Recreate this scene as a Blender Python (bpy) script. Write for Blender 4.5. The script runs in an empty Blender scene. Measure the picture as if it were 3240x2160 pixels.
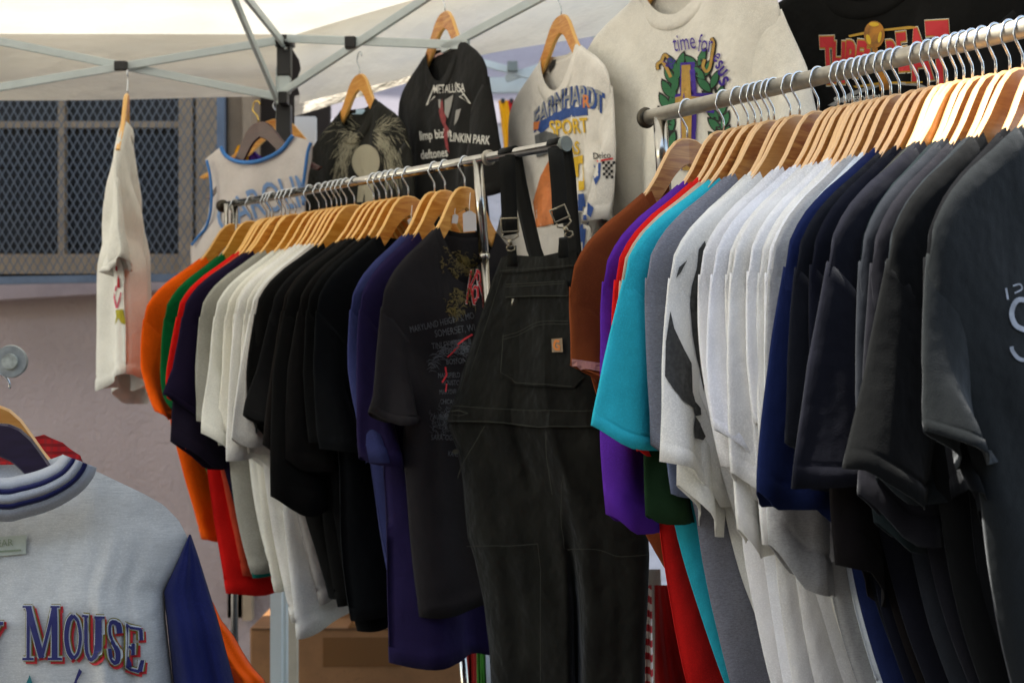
import bpy, bmesh, math, random
import numpy as np
from mathutils import Matrix, Vector
from mathutils.bvhtree import BVHTree
from mathutils.geometry import tessellate_polygon

random.seed(7)
S = bpy.context.scene
COL = S.collection

# ------------------------------------------------------------------ camera
CZ = 1.40                      # eye height
F = 4500.0                     # focal length in pixels of the 3240 px wide photograph (50 mm lens)
HV = 1150.0                    # row of the horizon
cam_d = bpy.data.cameras.new('camera')
cam = bpy.data.objects.new('camera', cam_d)
COL.objects.link(cam)
cam.location = (0, 0, CZ)
cam.rotation_euler = (math.radians(90), 0, 0)
cam_d.lens = 50; cam_d.sensor_width = 36
cam_d.shift_y = (HV - 1080) / 3240
cam_d.clip_start = 0.05; cam_d.clip_end = 500
cam_d.dof.use_dof = True
cam_d.dof.focus_distance = 2.2
cam_d.dof.aperture_fstop = 7.0
S.camera = cam

# ------------------------------------------------------------------ light
SUN_DIR = Vector((-0.50, -0.16, 0.85)).normalized()     # towards the sun
w = bpy.data.worlds.new('World'); S.world = w; w.use_nodes = True
nt = w.node_tree; bg = nt.nodes['Background']
sky = nt.nodes.new('ShaderNodeTexSky'); sky.sky_type = 'NISHITA'; sky.sun_disc = False
sky.sun_elevation = math.asin(SUN_DIR.z); sky.sun_rotation = math.atan2(SUN_DIR.x, SUN_DIR.y)
tint = nt.nodes.new('ShaderNodeMix'); tint.data_type = 'RGBA'; tint.blend_type = 'MULTIPLY'; tint.inputs[0].default_value = 1
tint.inputs[7].default_value = (1.16, 1.0, .82, 1)      # camera white balance for open shade
nt.links.new(sky.outputs[0], tint.inputs[6]); nt.links.new(tint.outputs[2], bg.inputs[0]); bg.inputs[1].default_value = 0.15
sl = bpy.data.lights.new('sun', 'SUN'); sl.energy = 3.3; sl.angle = math.radians(0.6); sl.color = (1, 0.94, 0.85)
so = bpy.data.objects.new('sun', sl); COL.objects.link(so)
so.rotation_euler = SUN_DIR.to_track_quat('Z', 'Y').to_euler()
S.view_settings.view_transform = 'Standard'; S.view_settings.look = 'None'
S.view_settings.exposure = 2.0; S.view_settings.gamma = 1
S.render.engine = 'CYCLES'
S.cycles.max_bounces = 8

# ------------------------------------------------------------------ helpers
def P(px, py, Y):
    "pixel of the photograph at distance Y -> point in the street"
    return Vector(((px - 1620) / F * Y, Y, CZ - (py - HV) / F * Y))

def lin(h):
    h = h.lstrip('#'); c = [int(h[i:i+2], 16) / 255 for i in (0, 2, 4)]
    return tuple(x / 12.92 if x <= .04045 else ((x + .055) / 1.055) ** 2.4 for x in c) + (1,)

MATS = {}
def mat(name, color, rough=.6, metal=0., kind='plain', **k):
    key = name
    if key in MATS: return MATS[key]
    m = bpy.data.materials.new(name); m.use_nodes = True
    n = m.node_tree; b = n.nodes['Principled BSDF']; L = n.links
    c = lin(color) if isinstance(color, str) else tuple(color) + (1,)
    b.inputs['Roughness'].default_value = rough; b.inputs['Metallic'].default_value = metal
    tc = n.nodes.new('ShaderNodeTexCoord')
    def noise(sc, det=3, stretch=None, rough_=.5):
        t = n.nodes.new('ShaderNodeTexNoise'); t.inputs['Scale'].default_value = sc
        t.inputs['Detail'].default_value = det; t.inputs['Roughness'].default_value = rough_
        if stretch:
            mp = n.nodes.new('ShaderNodeMapping'); mp.inputs['Scale'].default_value = stretch
            L.new(tc.outputs['Object'], mp.inputs[0]); L.new(mp.outputs[0], t.inputs[0])
        else: L.new(tc.outputs['Object'], t.inputs[0])
        return t
    def mixc(fac, a, b_):
        x = n.nodes.new('ShaderNodeMix'); x.data_type = 'RGBA'
        for i, v in ((6, a), (7, b_)):
            if isinstance(v, tuple): x.inputs[i].default_value = v
            else: L.new(v, x.inputs[i])
        if isinstance(fac, float): x.inputs[0].default_value = fac
        else: L.new(fac, x.inputs[0])
        return x.outputs[2]
    def ramp(src, a, b_):
        r = n.nodes.new('ShaderNodeMapRange'); r.inputs[1].default_value = a; r.inputs[2].default_value = b_
        L.new(src, r.inputs[0]); return r.outputs[0]
    def bump(src, st, dist, prev=None):
        q = n.nodes.new('ShaderNodeBump'); q.inputs['Strength'].default_value = st
        q.inputs['Distance'].default_value = dist; L.new(src, q.inputs['Height'])
        if prev: L.new(prev, q.inputs['Normal'])
        return q.outputs[0]
    dk = lambda f: tuple(min(1, x * f) for x in c[:3]) + (1,)
    if kind == 'fabric':
        a = noise(9, 4); f = noise(420, 3)
        col = mixc(ramp(a.outputs[0], .35, .7), dk(k.get('lo', .86)), dk(k.get('hi', 1.08)))
        h = k.get('heather', 0)
        if h:
            hs = noise(150, 3, (1, 1, 4) if not k.get('streak') else (.35, .35, 6), .7)
            col = mixc(ramp(hs.outputs[0], .42, .64), col, dk(1 - h))
            h2 = noise(330, 2, (1, 1, 3)); col = mixc(ramp(h2.outputs[0], .5, .72), col, dk(1 + h * .5))
        else:
            col = mixc(ramp(f.outputs[0], .45, .75), col, dk(k.get('nap', 1.12)))
        L.new(col, b.inputs['Base Color'])
        wr = noise(11, 3, (1.1, 1.1, .9)); fine = noise(600, 2)
        nb = bump(ramp(wr.outputs[0], .3, .7), k.get('wr', .6), .007)
        nb = bump(fine.outputs[0], .45, .0009, nb)
        L.new(nb, b.inputs['Normal'])
        b.inputs['Roughness'].default_value = .95
        b.inputs['Specular IOR Level'].default_value = .08
        b.inputs['Sheen Weight'].default_value = k.get('sheen', .25)
        b.inputs['Sheen Roughness'].default_value = .45
        b.inputs['Sheen Tint'].default_value = (.8, .85, .9, 1)
        if k.get('trans'):
            out = n.nodes['Material Output']; tr = n.nodes.new('ShaderNodeBsdfTranslucent'); L.new(col, tr.inputs[0])
            mx = n.nodes.new('ShaderNodeMixShader'); mx.inputs[0].default_value = k['trans']
            L.new(b.outputs[0], mx.inputs[1]); L.new(tr.outputs[0], mx.inputs[2]); L.new(mx.outputs[0], out.inputs[0])
    elif kind == 'wood':
        oi = n.nodes.new('ShaderNodeObjectInfo')
        mp = n.nodes.new('ShaderNodeMapping'); mp.inputs['Scale'].default_value = (9, 60, 60)
        mp.inputs['Rotation'].default_value = (0, .5, 0)
        ad = n.nodes.new('ShaderNodeVectorMath'); L.new(tc.outputs['Object'], ad.inputs[0])
        L.new(oi.outputs['Random'], ad.inputs[1]); L.new(ad.outputs[0], mp.inputs[0])
        g = n.nodes.new('ShaderNodeTexNoise'); g.inputs['Scale'].default_value = 1.5; g.inputs['Detail'].default_value = 5
        g.inputs['Distortion'].default_value = 1.4
        L.new(mp.outputs[0], g.inputs[0])
        c1 = mixc(oi.outputs['Random'], lin(k['a']), lin(k['b']))
        c2 = mixc(ramp(g.outputs[0], .35, .68), c1, lin(k['c']))
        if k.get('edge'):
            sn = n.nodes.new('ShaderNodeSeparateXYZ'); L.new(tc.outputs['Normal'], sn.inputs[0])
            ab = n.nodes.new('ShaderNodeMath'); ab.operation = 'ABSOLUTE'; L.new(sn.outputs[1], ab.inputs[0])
            c2 = mixc(ramp(ab.outputs[0], .6, .9), lin(k['edge']), c2)  # sky light on the narrow faces is put into their paler colour
        L.new(c2, b.inputs['Base Color']); b.inputs['Roughness'].default_value = rough
        b.inputs['Coat Weight'].default_value = .15; b.inputs['Coat Roughness'].default_value = .25
    elif kind == 'metal':
        a = noise(60, 4); d = noise(9, 3)
        col = mixc(ramp(a.outputs[0], .35, .75), dk(1.0), dk(k.get('lo', .72)))
        L.new(col, b.inputs['Base Color'])
        L.new(ramp(d.outputs[0], .2, .9), b.inputs['Roughness'])
        r = n.nodes.new('ShaderNodeMapRange'); r.inputs[3].default_value = rough * .7; r.inputs[4].default_value = rough * 1.5
        L.new(d.outputs[0], r.inputs[0]); L.new(r.outputs[0], b.inputs['Roughness'])
        L.new(bump(a.outputs[0], .15, .0006), b.inputs['Normal'])
    elif kind == 'stucco':
        a = noise(2.2, 5); f = noise(38, 5, None, .65); s = noise(.9, 4, (1, 1, 3))
        col = mixc(ramp(a.outputs[0], .3, .75), dk(.86), dk(1.1))
        col = mixc(ramp(s.outputs[0], .55, .75), col, dk(.8)); L.new(col, b.inputs['Base Color'])
        L.new(bump(f.outputs[0], .9, .012), b.inputs['Normal']); b.inputs['Roughness'].default_value = .95
    elif kind == 'worn':
        a = noise(k.get('sc', 14), 5); f = noise(90, 4)
        col = mixc(ramp(a.outputs[0], .4, .7), dk(1.05), dk(k.get('lo', .75)))
        col = mixc(ramp(f.outputs[0], .58, .75), col, dk(k.get('lo', .75))); L.new(col, b.inputs['Base Color'])
        L.new(bump(f.outputs[0], .3, .002), b.inputs['Normal'])
    elif kind == 'plaid':
        sp = n.nodes.new('ShaderNodeSeparateXYZ'); L.new(tc.outputs['Object'], sp.inputs[0])
        def stripes(o, fr, th):
            fr = k.get('fr', fr)
            m_ = n.nodes.new('ShaderNodeMath'); m_.operation = 'MULTIPLY'; m_.inputs[1].default_value = fr; L.new(o, m_.inputs[0])
            q = n.nodes.new('ShaderNodeMath'); q.operation = 'FRACT'; L.new(m_.outputs[0], q.inputs[0])
            g_ = n.nodes.new('ShaderNodeMath'); g_.operation = 'GREATER_THAN'; g_.inputs[1].default_value = th; L.new(q.outputs[0], g_.inputs[0])
            return g_.outputs[0]
        col = mixc(stripes(sp.outputs[0], 22, .6), c, lin(k['b']))
        col = mixc(stripes(sp.outputs[2], 22, .6), col, lin(k['c'])) if not k.get('one') else mixc(stripes(sp.outputs[2], k['one'], .5), c, lin(k['c']))
        L.new(col, b.inputs['Base Color']); b.inputs['Roughness'].default_value = .95
    elif kind == 'tarp':
        a = noise(3, 4); col = mixc(ramp(a.outputs[0], .3, .7), dk(.92), dk(1.04)); L.new(col, b.inputs['Base Color'])
        wr = noise(5, 4, (1, 1, 2.4)); L.new(bump(wr.outputs[0], 1., .05), b.inputs['Normal'])
        out = n.nodes['Material Output']; tr = n.nodes.new('ShaderNodeBsdfTranslucent'); L.new(col, tr.inputs[0])
        mx = n.nodes.new('ShaderNodeMixShader'); mx.inputs[0].default_value = k.get('trans', .35)
        L.new(b.outputs[0], mx.inputs[1]); L.new(tr.outputs[0], mx.inputs[2]); L.new(mx.outputs[0], out.inputs[0])
    else:
        b.inputs['Base Color'].default_value = c
    MATS[key] = m
    return m

USED = set()
def empty(name, loc=(0, 0, 0), M=None, label=None, cat=None, group=None):
    o = bpy.data.objects.new(name, None); COL.objects.link(o); o.empty_display_size = .05
    o['_geo'] = 0
    if M is None: M = Matrix.Translation(loc)
    o.matrix_world = M
    GEO[o.name] = (M.copy(), [])
    del o['_geo']
    tag(o, label, cat, group)
    return o
GEO = {}
def tag(o, label=None, cat=None, group=None, kind=None):
    if label: o['label'] = label
    if cat: o['category'] = cat
    if group: o['group'] = group
    if kind: o['kind'] = kind
    return o

def mobj(name, verts, faces, m, parent=None, smooth=True, world=False, solid=0, top=None, bevel=0, label=None):
    me = bpy.data.meshes.new(name)
    verts = [Vector(v) for v in verts]
    root = top or parent
    if root is not None:
        M, lst = GEO[root.name]
        if world:
            wv = verts; Mi = M.inverted(); verts = [Mi @ v for v in verts]
        else: wv = [M @ v for v in verts]
        lst.append((wv, faces))
    me.from_pydata([tuple(v) for v in verts], [], faces)
    if smooth: me.polygons.foreach_set('use_smooth', [True] * len(me.polygons))
    me.materials.append(m)
    o = bpy.data.objects.new(name, me); COL.objects.link(o)
    if parent is not None: o.parent = parent
    if root is None: GEO[o.name] = (Matrix.Identity(4), [(verts, faces)])
    if solid:
        s = o.modifiers.new('t', 'SOLIDIFY'); s.thickness = solid; s.offset = 0
    if bevel:
        s = o.modifiers.new('b', 'BEVEL'); s.width = bevel; s.segments = 2; s.limit_method = 'ANGLE'
    if label: o['label'] = label
    return o

class MB:
    def __init__(s): s.v = []; s.f = []
    def add(s, v, f):
        n = len(s.v); s.v += [Vector(p) for p in v]; s.f += [tuple(i + n for i in q) for q in f]
    def box(s, c, size, R=None):
        x, y, z = (d / 2 for d in size); R = R or Matrix.Identity(3)
        v = [Vector(c) + R @ Vector((a * x, b * y, d * z)) for a in (-1, 1) for b in (-1, 1) for d in (-1, 1)]
        s.add(v, [(0, 1, 3, 2), (4, 6, 7, 5), (0, 4, 5, 1), (2, 3, 7, 6), (0, 2, 6, 4), (1, 5, 7, 3)])
    def bar(s, a, b, w, h, up=(0, 0, 1)):
        a, b = Vector(a), Vector(b); d = (b - a); L = d.length; d.normalize()
        u = Vector(up); sx = d.cross(u).normalized(); u = sx.cross(d)
        R = Matrix((sx, d, u)).transposed(); s.box((a + b) / 2, (w, L, h), R)
    def tube(s, pts, r, n=12, cap=True):
        pts = [Vector(p) for p in pts]; rs = r if isinstance(r, (list, tuple)) else [r] * len(pts)
        base = len(s.v); prev = None
        for i, p in enumerate(pts):
            d = (pts[min(i + 1, len(pts) - 1)] - pts[max(i - 1, 0)]).normalized()
            if prev is None:
                a = Vector((0, 0, 1)) if abs(d.z) < .9 else Vector((1, 0, 0)); u = d.cross(a).normalized()
            else: u = (prev - d * prev.dot(d)).normalized()
            prev = u; v = d.cross(u)
            for k in range(n):
                t = 2 * math.pi * k / n; s.v.append(p + (u * math.cos(t) + v * math.sin(t)) * rs[i])
        for i in range(len(pts) - 1):
            for k in range(n):
                a = base + i * n + k; b = base + i * n + (k + 1) % n
                s.f.append((a, b, b + n, a + n))
        if cap:
            s.f.append(tuple(base + k for k in range(n))[::-1])
            e = base + (len(pts) - 1) * n; s.f.append(tuple(e + k for k in range(n)))
    def make(s, name, m, parent=None, **k): return mobj(name, s.v, s.f, m, parent, **k)

def grid_faces(nr, nc, loop=False):
    f = []
    for i in range(nr - 1):
        for j in range(nc if loop else nc - 1):
            a = i * nc + j; b = i * nc + (j + 1) % nc
            f.append((a, b, b + nc, a + nc))
    return f
ip = np.interp

# ------------------------------------------------------------------ prints: flat shapes laid onto the cloth
def sh_poly(pts):
    tri = tessellate_polygon([[Vector((p[0], p[1], 0)) for p in pts]])
    return ([tuple(p) for p in pts], [tuple(t) for t in tri])
def sh_stroke(pts, wd, close=False):
    pts = [Vector(p) for p in pts]; n = len(pts); ws = wd if isinstance(wd, (list, tuple)) else [wd] * n
    L, R = [], []
    for i, p in enumerate(pts):
        a = pts[(i - 1) % n] if (close or i > 0) else p; b = pts[(i + 1) % n] if (close or i < n - 1) else p
        d = (b - a).normalized(); q = Vector((-d.y, d.x)) * ws[i] / 2; L.append(p + q); R.append(p - q)
    v = [tuple(x) for x in L + R]; f = []
    for i in range(n if close else n - 1):
        j = (i + 1) % n; f.append((i, j, n + j, n + i))
    return (v, f)
def sh_ell(cx, cy, a, b, rot=0, n=28):
    c, s_ = math.cos(rot), math.sin(rot)
    return sh_poly([(cx + a * math.cos(t) * c - b * math.sin(t) * s_, cy + a * math.cos(t) * s_ + b * math.sin(t) * c)
                    for t in [2 * math.pi * k / n for k in range(n)]])
def sh_text(s, x, y, h, rot=0, sx=1., shear=0., off=0., fn=None, bold=0.0, align='LEFT', vskew=0.):
    "text with cap height h px, baseline start at pixel (x, y)"
    cu = bpy.data.curves.new('t', 'FONT'); cu.body = s; cu.size = 1; cu.align_x = align
    cu.offset = off / h * .7 + bold; cu.resolution_u = 3
    o = bpy.data.objects.new('t', cu); COL.objects.link(o)
    me = bpy.data.meshes.new_from_object(o)
    k = h / .7; c, sn = math.cos(rot), math.sin(rot)
    vs = []
    for v in me.vertices:
        a, b = v.co.x * k * sx + v.co.y * k * shear, -v.co.y * k + v.co.x * k * sx * vskew
        p = (x + a * c - b * sn, y + a * sn + b * c)
        vs.append(fn(*p) if fn else p)
    fs = [tuple(p.vertices) for p in me.polygons]
    bpy.data.objects.remove(o); bpy.data.meshes.remove(me); bpy.data.curves.remove(cu)
    return (vs, fs)
def decal(name, m, shapes, root, off=.0012, step=14, parent=None, label=None):
    "lay shapes given in photograph pixels onto the cloth of root as seen from the camera position"
    M, lst = GEO[root.name]
    V, Fc = [], []
    for wv, fs in lst:
        n = len(V); V += [tuple(v) for v in wv]; Fc += [tuple(i + n for i in f) for f in fs]
    key = root.name
    bvh = BVHTree.FromPolygons(V, Fc)
    cam_p = Vector((0, 0, CZ)); out = MB()
    for k, (vs, fs) in enumerate(shapes):
        if not vs: continue
        bm = bmesh.new(); bv = [bm.verts.new((p[0], p[1], 0)) for p in vs]
        for f in fs:
            try: bm.faces.new([bv[i] for i in f])
            except ValueError: pass
        xs = [p[0] for p in vs]; ys = [p[1] for p in vs]
        for ax, lo, hi in ((0, min(xs), max(xs)), (1, min(ys), max(ys))):
            t = lo + step
            while t < hi:
                co = [0, 0, 0]; co[ax] = t; no = [0, 0, 0]; no[ax] = 1
                bmesh.ops.bisect_plane(bm, geom=bm.verts[:] + bm.edges[:] + bm.faces[:], plane_co=co, plane_no=no, dist=1e-4)
                t += step
        bm.verts.index_update(); pos = []
        for v in bm.verts:
            d = (P(v.co.x, v.co.y, 1.0) - cam_p).normalized()
            hit = bvh.ray_cast(cam_p, d)
            nn_ = hit[1]
            if hit[0] is not None and nn_.dot(d) > 0: nn_ = -nn_
            pos.append((hit[0] + nn_ * (off + .0011) - d * (.0004 + k * 1.2e-5)) if hit[0] is not None else None)
        n = len(out.v); idx = {}
        for i, p in enumerate(pos):
            if p is not None: idx[i] = len(out.v); out.v.append(p)
        for f in bm.faces:
            ii = [v.index for v in f.verts]
            if all(i in idx for i in ii):
                pp = [pos[i] for i in ii]
                if max((a - pp[0]).length for a in pp) < .06: out.f.append(tuple(idx[i] for i in ii)[::-1])
        bm.free()
    if not out.f: print('EMPTY DECAL', name, root.name); return None
    g = GEO[root.name][1]; keep = len(g)
    o = out.make(name, m, parent or root, world=True, smooth=False, top=root, label=label)
    del g[keep:]
    return o

# ------------------------------------------------------------------ cloth materials
def fab(hexcol, **k):
    k.setdefault('sheen', .08)
    return mat('cloth_' + hexcol.lstrip('#') + '_' + '_'.join('%s%g' % (a, k[a]) for a in sorted(k)), hexcol, kind='fabric', **k)

# ------------------------------------------------------------------ setting
tag(mobj('ground', [(-40, -20, 0), (40, -20, 0), (40, 60, 0), (-40, 60, 0)], [(0, 1, 2, 3)], mat('asphalt', '#2e2c2a', kind='worn', sc=5), smooth=False), kind='structure')
tag(mobj('sidewalk', [(-40, 3.7, .13), (40, 3.7, .13), (40, 5.5, .13), (-40, 5.5, .13), (-40, 3.7, 0), (40, 3.7, 0)],
     [(0, 1, 2, 3), (4, 5, 1, 0)], mat('concrete', '#5d5954', kind='worn', sc=6), smooth=False), kind='structure')

# ---- unseen house front added behind the photographer to cut low frontal sky light
ob = MB(); ob.box((1.5, -6.3, 2.6), (30, .6, 5.2)); ob.box((1.5, -5.9, 5.25), (30.4, 1.4, .25))
oh = empty('added_shade_house', (1.5, -6.3, 0), label='dull brown house front added behind the camera to cut low sky light', cat='building')
ob.make('wall', mat('house_brown', '#5d4f44', kind='stucco'), oh, world=True, smooth=False)
for k_ in range(7):
    ob = MB(); ob.box((-10 + k_ * 3.8, -5.985, 3.2), (1.2, .04, 1.6)); ob.make('window', mat('house_glass', '#20262c', rough=.2), oh, world=True, smooth=False)

# ---- building wall with barred window
YW = 5.6
bw = empty('building', P(300, 2160, YW), label='mauve stucco building with a mesh covered window behind the stall', cat='building')
stuc = mat('mauve_stucco', '#ab9c98', kind='stucco')
x0, x1 = -9, P(905, 0, YW).x
wx0, wx1 = P(-900, 0, YW).x, P(720, 0, YW).x
wz0, wz1 = P(0, 905, YW).z, 3.2
b = MB()
b.box(((x0 + x1) / 2, YW + .15, wz0 / 2), (x1 - x0, .3, wz0))
b.box(((x0 + x1) / 2, YW + .15, (wz1 + 5.5) / 2), (x1 - x0, .3, 5.5 - wz1))
b.box(((x0 + wx0) / 2, YW + .15, (wz0 + wz1) / 2), (wx0 - x0, .3, wz1 - wz0))
b.make('wall', stuc, bw, world=True, smooth=False)
b = MB(); b.box(((x0 + x1) / 2, YW - .55, 3.45), (x1 - x0, 1.4, .12)); b.make('eave', mat('added_eave_board', '#6e655c', kind='worn'), bw, world=True, smooth=False)  # unseen overhang added to keep the sun off wall and window
trim = mat('beige_trim', '#a08d74', kind='worn', lo=.85)
b = MB()   # door jamb right of window
b.box(((wx1 + P(795, 0, YW).x) / 2, YW + .1, 1.9), (P(795, 0, YW).x - wx1, .2, 3.0))
b.box((P(790, 0, YW).x, YW - .02, 1.9), (.035, .08, 3.0))
b.make('door_jamb', trim, bw, world=True, smooth=False)
b = MB(); b.box((P(850, 0, YW).x, YW + .5, 1.9), (.36, .05, 3.4)); b.make('dark_door', mat('dark_door', '#2c231c', rough=.7), bw, world=True, smooth=False)
# ledge below the grille, sloping with the street
b = MB()
pts = [P(-900, 905, 5.5), P(560, 868, 5.5), P(560, 915, 5.5), P(-900, 1000, 5.5)]
v = [p for p in pts] + [p + Vector((0, .15, 0)) for p in pts]
b.add(v, [(0, 3, 2, 1), (4, 5, 6, 7), (0, 1, 5, 4), (3, 7, 6, 2), (1, 2, 6, 5), (0, 4, 7, 3)])
b.add([p + Vector((0, .05, 0)) for p in [P(560, 868, 5.5), P(800, 866, 5.5), P(800, 915, 5.5), P(560, 915, 5.5)]], [(0, 3, 2, 1)])
b.make('ledge', mat('pink_ledge', '#ae9fa0', kind='worn', lo=.9), bw, world=True, smooth=False)
win = MB()
def wbox(mb, a, b_, y, dp): # pixel rectangle at distance y
    p, q = P(a[0], a[1], y), P(b_[0], b_[1], y)
    mb.box(((p.x + q.x) / 2, y + dp / 2, (p.z + q.z) / 2), (abs(q.x - p.x), dp, abs(q.z - p.z)))
Yf = 5.5
wf = MB()
wbox(wf, (565, -300), (608, 880), Yf, .1); wbox(wf, (-900, 803), (565, 866), Yf + .02, .1)
wbox(wf, (620, -300), (690, 880), Yf, .12)
wfo = wf.make('window_frame', trim, bw, world=True, smooth=False)
mu = MB(); wbox(mu, (183, -300), (204, 803), Yf + .03, .04); wbox(mu, (-500, -300), (-479, 803), Yf + .03, .04)
mu.make('mullion', trim, wfo, world=True, smooth=False, top=bw)
mu = MB(); wbox(mu, (-900, 384), (565, 404), Yf + .035, .03); mu.make('glazing_bar', trim, wfo, world=True, smooth=False, top=bw)
gl = MB(); wbox(gl, (-900, -300), (720, 880), Yf + .075, .004)
glass = mat('window_glass', '#090d12', rough=.6); gl.make('pane', glass, wfo, world=True, smooth=False, top=bw)
# louvre slats seen as faint stripes
lv = MB()
for i in range(16):
    wbox(lv, (-900, 430 + i * 27), (560, 448 + i * 27), Yf + .066, .006)
lv.make('louvre', mat('louvre_slats', '#10161d', rough=.7), wfo, world=True, smooth=False, top=bw)

# expanded metal grille
gr = empty('window_grille', P(300, 880, 5.35), label='blue framed diamond mesh grille over the dark window', cat='window grille')
g = MB(); wire = mat('grille_wire', '#5d646b', rough=.6)
gx0, gx1 = P(-420, 0, 5.35).x, P(690, 0, 5.35).x
gz0, gz1 = P(0, 868, 5.35).z, P(0, 180, 5.35).z
sx, sz = .0298, .0535     # diamond pitch
import itertools
for sg in (1, -1):
    k = -80
    while k < 160:
        # line through (gx0+k*sx, gz0) with slope sg*sz/sx
        a = gx0 + k * sx; m_ = sg * sz / sx
        ts = []
        xa, xb = gx0, gx1
        za, zb = gz0 + (xa - a) * m_, gz0 + (xb - a) * m_
        # clip in z
        def cl(x, z):
            if z < gz0: return (a + 0, gz0)
            if z > gz1: return (a + (gz1 - gz0) / m_, gz1)
            return (x, z)
        if not (max(za, zb) <= gz0 or min(za, zb) >= gz1):
            p, q = cl(xa, za), cl(xb, zb)
            if abs(p[0] - q[0]) > .004:
                g.bar((p[0], 5.35 + sg * .0015, p[1]), (q[0], 5.35 + sg * .0015, q[1]), .003, .0048, (0, 1, 0))
        k += 1
g.make('mesh', wire, gr, world=True, smooth=False)
g = MB(); fr = mat('blue_frame', '#566475', kind='worn', lo=.8)
g.bar(P(-430, 895, 5.33), P(700, 876, 5.33), .035, .028)
g.bar(P(700, 890, 5.33), P(700, -120, 5.33), .028, .03, (0, 1, 0))
g.make('frame', fr, gr, world=True, smooth=False)

# ------------------------------------------------------------------ canopy tent
white_frame = mat('white_enamel', '#b9c4c4', rough=.45, kind='worn', lo=.94)
blackp = mat('black_plastic', '#161616', rough=.5)
tarp = mat('canopy_fabric', '#e8e5da', rough=.85, kind='tarp', trans=.30)
tarp2 = mat('valance_fabric', '#f2eee0', rough=.85, kind='tarp', trans=.7)
C0 = Vector((-.675, 4.2, 0))
d2 = Vector((.7, -.72, 0)).normalized()
EZ = 2.37
tent = empty('canopy_tent', (C0.x, C0.y, .13), label='white folding market canopy with scissor truss frame over the racks', cat='canopy')
# roof: hip over the outline polygon
poly = [Vector((-3.9, 4.32)), Vector((-.64, 4.33)), Vector((1.26, 2.38)), Vector((-2.5, .25))]  # unseen front edge shaped to limit where sun reaches the racks
def edge_d(p):
    best = 9
    for i in range(4):
        a, b_ = poly[i], poly[(i + 1) % 4]; e = b_ - a; t = max(0, min(1, (p - a).dot(e) / e.dot(e)))
        best = min(best, (p - a - e * t).length)
    return best
n1 = 60; rv = []
for i in range(n1 + 1):
    for j in range(n1 + 1):
        u, v_ = i / n1, j / n1
        u = u ** .8; 
        p = (poly[0] * (1 - v_) + poly[1] * v_) * (1 - u) + (poly[3] * (1 - v_) + poly[2] * v_) * u
        dd = edge_d(p)
        z = EZ + .02 + .42 * dd - .10 * math.sin(min(1, dd / 1.4) * math.pi)
        z += .012 * math.sin(p.x * 9 + p.y * 4) * min(1, dd * 3) + .008 * math.sin(p.x * 23 - p.y * 11) * min(1, dd * 4) + .018 * math.sin(dd * 30 + p.x * 1.7 + math.sin(p.x * 3)) * math.exp(-dd * 1.2) * min(1, dd * 6)
        rv.append((p.x, p.y, z))
mobj('roof', rv, grid_faces(n1 + 1, n1 + 1), tarp, tent, world=True)
# valances
def valance(a, b_, zt, zb, seed, n=60):
    rr = random.Random(seed); ph = [rr.random() * 6 for _ in range(4)]
    nrm = Vector((b_.y - a.y, a.x - b_.x, 0)).normalized(); vv = []
    for i in range(9):
        for j in range(n + 1):
            t = j / n; s_ = i / 8; p = a.lerp(b_, t)
            z = zt + (zb - zt) * s_ + (.006 * math.sin(t * 13 + ph[0])) * s_
            off = .010 * math.sin(t * 21 + s_ * 2 + ph[1]) * s_ + .008 * math.sin(t * 6 + ph[2]) * math.sin(s_ * 3)
            off += .012 * math.sin(s_ * 7 + t * 3 + ph[3]) + .016 * math.sin(s_ * 11 + t * 5) * (math.exp(-t * 5) + math.exp(-(1 - t) * 5))
            vv.append(tuple(Vector((p.x, p.y, z)) + nrm * off))
    return vv, grid_faces(9, n + 1)
ZB = 1.4 + 848 / F * 4.2
v, f = valance(Vector((-3.9, 4.26, 0)), Vector((-.70, 4.27, 0)), EZ + .02, ZB, 3); mobj('valance', v, f, tarp2, tent, world=True)
v, f = valance(Vector((-.65, 4.27, 0)), Vector((1.05, 2.54, 0)), EZ + .02, ZB - .005, 5); mobj('valance', v, f, tarp2, tent, world=True)
# leg and brackets
b = MB(); b.box((C0.x - .004, C0.y, 1.2), (.032, .032, 2.14)); b.make('leg', white_frame, tent, world=True, smooth=False)
b = MB()
def cube_px(mb, u0, v0, u1, v1, Y, dp):
    p, q = P(u0, v0, Y), P(u1, v1, Y); mb.box(((p.x + q.x) / 2, Y, (p.z + q.z) / 2), (abs(q.x - p.x), dp, abs(q.z - p.z)))
cube_px(b, 868, 116, 930, 146, 4.16, .06); cube_px(b, 879, 146, 922, 243, 4.17, .045)
b.make('bracket', blackp, tent, world=True, smooth=False, bevel=.003)
b = MB(); cube_px(b, 884, 294, 912, 332, 4.15, .05); b.make('sliding_bracket', blackp, tent, world=True, smooth=False, bevel=.003)
b = MB(); cube_px(b, 884, 243, 919, 296, 4.17, .036); b.make('leg_cap', white_frame, tent, world=True, smooth=False, bevel=.003)
b = MB(); cube_px(b, 876, 332, 922, 520, 4.19, .04); b.make('leg_sleeve', blackp, tent, world=True, smooth=False, bevel=.003)
for (u, v_) in ((905, 130), (905, 155), (388, 208)):
    b = MB(); p = P(u, v_, 4.125); b.tube([p, p + Vector((0, -.008, 0))], .004); b.make('rivet', mat('rivet', '#9aa0a0', rough=.3, metal=.8), tent, world=True)
def tbar(p, q):
    b_ = MB(); b_.bar(p, q, .011, .023); b_.make('truss_bar', white_frame, tent, world=True, smooth=False, bevel=.002)
tbar(P(-200, 92, 4.13), P(873, 306, 4.13)); tbar(P(-200, 310, 4.115), P(870, 130, 4.115))
b = MB(); cube_px(b, 362, 194, 403, 224, 4.10, .016); b.make('pivot', blackp, tent, world=True, smooth=False, bevel=.003)
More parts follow.
